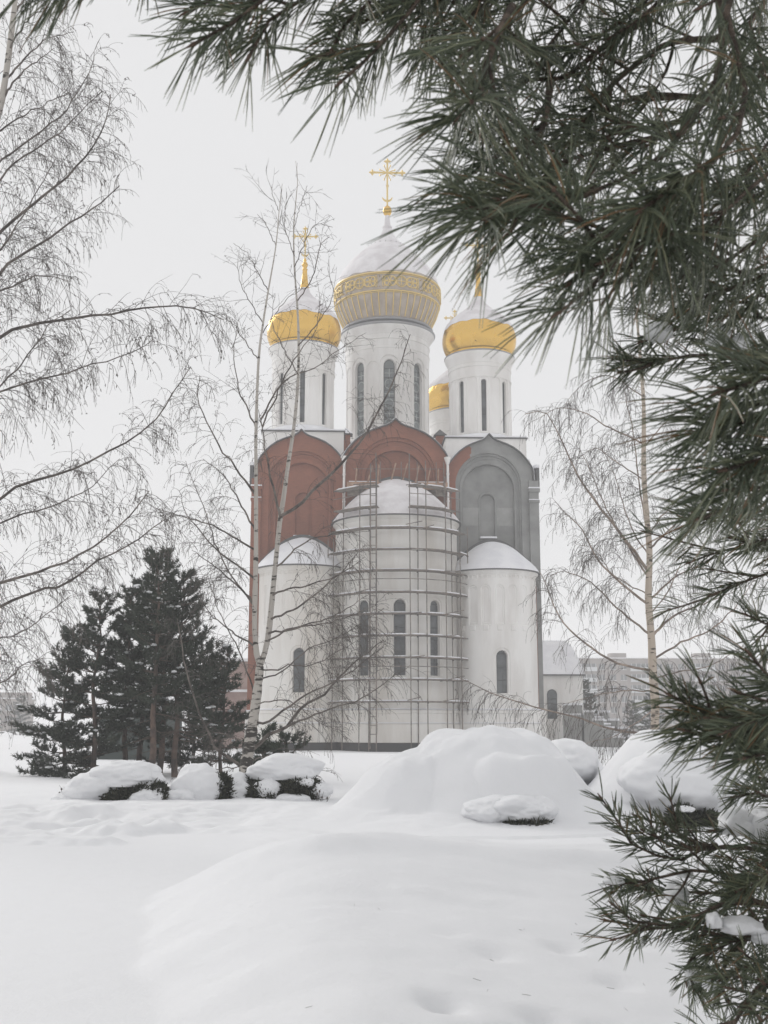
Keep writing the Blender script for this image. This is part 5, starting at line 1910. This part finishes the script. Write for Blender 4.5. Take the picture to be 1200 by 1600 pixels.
UP = [
    # pixel path, depth from, to, needle length, side shoots, shoot length, dens
    ([(700, -60), (560, -30), (470, 0), (426, 25), (388, 90)], 1.5, 1.4, .085, 6, .06, 400),
    ([(640, -60), (500, -40), (410, 0), (350, 45), (300, 70)], 1.45, 1.35, .078, 5, .07, 420),
    ([(480, -60), (400, -30), (340, -5), (290, 20)], 1.5, 1.45, .075, 4, .07, 400),
    ([(680, -50), (600, -10), (545, 30), (517, 80)], 1.55, 1.45, .088, 5, .06, 420),
    ([(700, -40), (640, 20), (575, 90), (530, 130)], 1.5, 1.4, .088, 5, .07, 420),
    ([(760, -60), (690, -20), (610, 10), (560, 40)], 1.6, 1.55, .082, 6, .07, 380),
    ([(800, -60), (720, -20), (660, 30), (690, 100), (735, 140)], 1.6, 1.5, .085, 6, .08, 420),
    ([(800, 10), (775, 60), (745, 140), (712, 190)], 1.45, 1.3, .10, 6, .08, 440),
    ([(1137, -60), (1129, 83), (1108, 154), (1062, 208), (1029, 250), (940, 295), (850, 325), (775, 312)], 1.55, 1.3, .108, 8, .09, 330),
    ([(930, 296), (870, 318), (800, 322), (735, 326)], 1.4, 1.25, .11, 5, .06, 480),
    ([(1010, 30), (946, 71), (880, 121), (825, 125), (780, 150)], 1.7, 1.6, .075, 6, .08, 330),
    ([(1060, -40), (990, 20), (930, 60), (860, 100)], 1.75, 1.65, .078, 7, .1, 320),
    ([(1129, 60), (1040, 70), (960, 130), (910, 190)], 1.75, 1.6, .078, 8, .1, 320),
    ([(1108, 154), (1010, 150), (940, 180), (880, 230)], 1.8, 1.65, .075, 8, .1, 320),
    ([(1062, 208), (980, 225), (920, 240), (860, 260)], 1.7, 1.55, .078, 7, .09, 320),
    ([(1150, -40), (1150, 75), (1164, 130), (1160, 187), (1137, 233), (1100, 262), (1046, 296), (1000, 330)], 1.45, 1.2, .095, 7, .07, 420),
    ([(1100, 270), (1040, 320), (970, 360), (900, 390)], 1.4, 1.25, .095, 7, .08, 440),
    ([(1046, 296), (1030, 350), (990, 390), (940, 410)], 1.35, 1.25, .095, 6, .08, 440),
    ([(1250, 250), (1150, 330), (1080, 380), (1010, 420)], 1.5, 1.35, .095, 8, .1, 420),
    ([(1260, 330), (1180, 390), (1110, 420), (1040, 440)], 1.6, 1.45, .09, 8, .1, 400),
    ([(1280, 420), (1200, 430), (1130, 455), (1080, 470)], 1.7, 1.55, .09, 8, .1, 400),
    ([(1280, 300), (1210, 300), (1150, 310), (1090, 300)], 1.75, 1.6, .085, 8, .12, 380),
    ([(1280, 180), (1220, 200), (1190, 240), (1150, 290)], 1.8, 1.6, .085, 7, .1, 380),
    ([(1300, 60), (1230, 70), (1190, 110), (1170, 170)], 1.8, 1.7, .08, 7, .1, 350),
    ([(1280, -40), (1200, -10), (1170, 40), (1190, 90)], 1.8, 1.7, .08, 6, .1, 350),
    ([(900, -60), (850, -30), (800, 30), (770, 90)], 1.7, 1.5, .085, 6, .09, 360),
    ([(980, -60), (930, -20), (890, 30), (850, 80)], 1.75, 1.6, .08, 7, .1, 340),
    ([(1090, -60), (1040, -10), (1000, 30), (950, 60)], 1.7, 1.6, .08, 7, .1, 340),
    ([(840, -50), (790, -20), (740, 20), (700, 60)], 1.6, 1.5, .085, 6, .09, 360),
    ([(760, 110), (770, 160), (790, 210), (770, 260)], 1.6, 1.5, .095, 5, .08, 380),
    ([(860, 130), (850, 190), (830, 240), (790, 280)], 1.6, 1.45, .09, 6, .09, 340),
    ([(1108, 154), (1060, 190), (1010, 200), (960, 190)], 1.65, 1.6, .075, 6, .09, 330),
    ([(1250, 480), (1180, 480), (1120, 500)], 2.0, 1.9, .075, 6, .1, 380),
    # reaching over to the top left corner
    ([(420, -140), (220, -100), (110, -60), (40, -20)], 1.5, 1.4, .08, 5, .06, 330),
    ([(300, -120), (180, -60), (110, -25), (85, -10)], 1.45, 1.4, .07, 4, .05, 300),
    ([(300, -130), (220, -60), (165, -40)], 1.45, 1.4, .05, 2, .05, 260),
    # right-hand middle
    ([(1300, 600), (1180, 560), (1080, 555), (1000, 570), (958, 560)], 2.1, 1.95, .058, 9, .11, 420),
    ([(1290, 560), (1160, 540), (1070, 510), (1000, 535)], 2.15, 2.0, .058, 8, .1, 420),
    ([(1290, 520), (1180, 500), (1100, 480), (1050, 490)], 2.1, 2.0, .06, 7, .1, 400),
    ([(1310, 570), (1240, 580), (1185, 595), (1120, 615)], 1.4, 1.28, .105, 5, .07, 520),
    ([(1310, 620), (1230, 640), (1160, 660), (1090, 680)], 1.45, 1.35, .10, 6, .08, 480),
    ([(1310, 680), (1240, 700), (1190, 720), (1130, 735)], 1.4, 1.3, .10, 5, .07, 480),
    ([(1300, 720), (1230, 755), (1180, 770), (1130, 765)], 1.5, 1.4, .09, 6, .08, 420),
    ([(1310, 640), (1250, 600), (1190, 560), (1140, 560)], 1.6, 1.5, .09, 6, .09, 420),
    ([(1300, 800), (1200, 800), (1140, 795), (1085, 800)], 2.6, 2.5, .065, 8, .13, 330),
    ([(1300, 840), (1200, 850), (1130, 860), (1075, 880)], 2.7, 2.6, .065, 8, .13, 330),
    ([(1300, 880), (1220, 890), (1160, 910), (1110, 930)], 2.6, 2.5, .065, 8, .13, 320),
    ([(1300, 940), (1240, 960), (1200, 975), (1165, 960)], 2.4, 2.3, .065, 6, .11, 320),
    ([(1300, 820), (1230, 830), (1180, 850), (1140, 840)], 2.5, 2.4, .065, 7, .12, 330),
    # right-hand low
    ([(1310, 1150), (1210, 1130), (1130, 1120), (1075, 1105), (1045, 1085)], 1.85, 1.7, .074, 8, .09, 430),
    ([(1310, 1180), (1210, 1165), (1130, 1155), (1065, 1140)], 1.85, 1.7, .07, 8, .09, 430),
    ([(1310, 1090), (1230, 1080), (1190, 1050), (1170, 1020)], 1.8, 1.7, .07, 6, .09, 400),
    ([(1310, 1120), (1230, 1110), (1170, 1130), (1130, 1145)], 1.75, 1.65, .07, 7, .09, 420),
    ([(1310, 1200), (1250, 1180), (1200, 1170), (1160, 1185)], 1.8, 1.7, .068, 6, .08, 400),
]
for i, (px, d0, d1, nl, ns, sl, de) in enumerate(UP):
    P = bough(BP, og, px, d0, d1)
    if px[0][0] > 1230:
        P = np.vstack([[TX, TY, P[0, 2] - .12], P])
        tf = .38
    else:
        # goes up and back to the trunk above the picture
        up = P[0] + np.array([.35, .45, .45])
        P = P if px[0][1] > -30 else np.vstack([up, P])
        tf = .25 if px[0][1] <= -30 else .08
    sn = ()
    if i == 37:
        sn = ((at(1028, 527, 2.0) + [0, 0, .008], (.026, .03, .019)), (at(1122, 524, 2.0), (.022, .03, .022)), (at(1160, 535, 2.0), (.02, .03, .015)))
    spray(BP, og, P, nl, ns, sl, 700 + i, r0=.0085 if len(px) > 5 else .0062, dens=de, snow=sn, t_first=tf, droop=.22 if nl > .09 else .12, wide=.00108)
# the rest of the crown above and behind the photographer, out of the picture: shades the drift
for i in range(64):
    r_ = np.random.default_rng(2900 + i)
    a = r_.uniform(-PI, PI)
    z = 4.2 + 4.6 * r_.random()
    L = (4.4 - .40 * (z - 4.2)) * (.7 + .4 * r_.random())
    b = np.array([TX, TY, z])
    d = np.array([math.cos(a), math.sin(a), .12])
    t = np.linspace(0, 1, 5)[:, None]
    P = b + d * L * t + np.array([0, 0, .15]) * t ** 2
    # only boughs that stay above or beside the picture
    if any(q[1] > 0 and abs(q[0]) < q[1] * .36 + .35 and q[2] < 2 + q[1] * .74 + .35 for q in P[1:]):
        continue
    spray(BP, og, P, .10, 20, .55, 930 + i, r0=.02, dens=210, wide=.0034, t_first=.15)

# young pine at the lower right
QX, QY = 1.30, 2.75
qz = hgt(QX, QY)
og2 = np.array([QX, QY, qz])
YP = thing('young_pine', 'young bushy pine at the edge of the near drift, lower right', 'young pine', og2, 0, 'near pines framing the view')
mb = MB()
zs = np.linspace(-.2, 1.35, 14)
mb.tube(np.c_[.02 * np.sin(zs * 3), .02 * np.cos(zs * 4), zs], np.linspace(.03, .008, 14), 0, 8)
mb.build('trunk', M['pinebark'], YP, True)
LOW = [
    ([(1300, 1330), (1187, 1302), (1130, 1300), (1085, 1298)], 2.7, 2.6, .055, 5, .09, 300),
    ([(1300, 1360), (1190, 1330), (1115, 1322), (1062, 1335), (1035, 1345), (962, 1318), (938, 1284)], 2.6, 2.45, .058, 9, .10, 330),
    ([(1120, 1322), (1060, 1325), (1010, 1310), (988, 1285)], 2.5, 2.45, .055, 5, .08, 340),
    ([(1110, 1325), (1060, 1310), (1030, 1290), (1010, 1285)], 2.55, 2.5, .05, 4, .07, 320),
    ([(1300, 1410), (1150, 1370), (1060, 1360), (1000, 1375), (930, 1382)], 2.5, 2.35, .06, 9, .09, 330),
    ([(1300, 1440), (1150, 1400), (1080, 1395), (1010, 1390), (960, 1380)], 2.6, 2.5, .058, 8, .09, 330),
    ([(1300, 1460), (1130, 1440), (1040, 1445), (970, 1440), (928, 1412)], 2.4, 2.25, .062, 8, .08, 340),
    ([(1300, 1480), (1120, 1450), (1020, 1450), (960, 1455)], 2.45, 2.35, .062, 7, .09, 330),
    ([(1310, 1290), (1230, 1260), (1170, 1240), (1120, 1245)], 2.4, 2.3, .056, 7, .08, 360),
    ([(1310, 1270), (1240, 1240), (1190, 1225), (1160, 1215)], 2.5, 2.4, .055, 5, .07, 340),
    ([(1300, 1440), (1200, 1420), (1120, 1410), (1060, 1430)], 2.3, 2.2, .06, 9, .10, 360),
    ([(1300, 1400), (1220, 1380), (1150, 1385), (1090, 1380)], 2.4, 2.3, .058, 9, .10, 360),
    ([(1300, 1370), (1230, 1360), (1180, 1370), (1130, 1390)], 2.3, 2.2, .058, 8, .09, 360),
    ([(1300, 1500), (1200, 1470), (1130, 1470), (1080, 1490)], 2.3, 2.2, .06, 9, .09, 360),
    ([(1300, 1520), (1200, 1500), (1150, 1510), (1100, 1530)], 2.25, 2.15, .06, 8, .09, 360),
    ([(1200, 1440), (1140, 1480), (1110, 1520), (1095, 1560)], 2.3, 2.2, .06, 6, .08, 330),
    ([(1180, 1430), (1110, 1470), (1060, 1500), (1045, 1535)], 2.4, 2.3, .06, 6, .07, 330),
    ([(1300, 1540), (1220, 1530), (1170, 1545), (1130, 1570)], 2.2, 2.1, .06, 7, .08, 330),
    ([(1300, 1600), (1240, 1580), (1200, 1570), (1170, 1590)], 2.1, 2.0, .06, 6, .08, 330),
    ([(1250, 1500), (1180, 1540), (1140, 1580), (1110, 1620)], 2.15, 2.0, .06, 6, .08, 330),
    ([(1300, 1340), (1240, 1320), (1200, 1330), (1160, 1350)], 2.35, 2.25, .058, 7, .09, 340),
    ([(1310, 1560), (1260, 1540), (1215, 1540), (1190, 1560)], 2.2, 2.1, .06, 6, .09, 330),
]
for i, (px, d0, d1, nl, ns, sl, de) in enumerate(LOW):
    px = [px[0]] + [(x + 28 * k / (len(px) - 1), y) for k, (x, y) in enumerate(px)][1:]
    sl *= .8
    P = line_at(px, d0, d1)
    tf = .1
    if px[0][0] > 1280:
        P = np.vstack([[QX, QY, P[0, 2] - .06], P])
        tf = .3
    sn = ()
    if i == 0:
        sn = ((at(1150, 1288, 2.62), (.042, .04, .035)), (at(1190, 1300, 2.62), (.035, .04, .05)))
    elif i == 5:
        sn = ((at(1058, 1402, 2.45), (.024, .03, .03)), (at(1070, 1365, 2.5), (.016, .02, .012)))
    elif i == 11:
        sn = ((at(1160, 1448, 2.2), (.04, .03, .018)), (at(1115, 1440, 2.2), (.014, .02, .016)), (at(1190, 1465, 2.2), (.02, .02, .014)))
    elif i == 15:
        sn = ((at(1118, 1535, 2.2), (.022, .02, .018)), (at(1085, 1530, 2.3), (.016, .02, .02)))
    elif i == 6:
        sn = ((at(958, 1376, 2.35), (.02, .02, .009)),)
    spray(YP, og2, P, nl, ns, sl, 1200 + i, r0=.0075, dens=de, snow=sn, t_first=tf, wide=.0011, droop=.05)
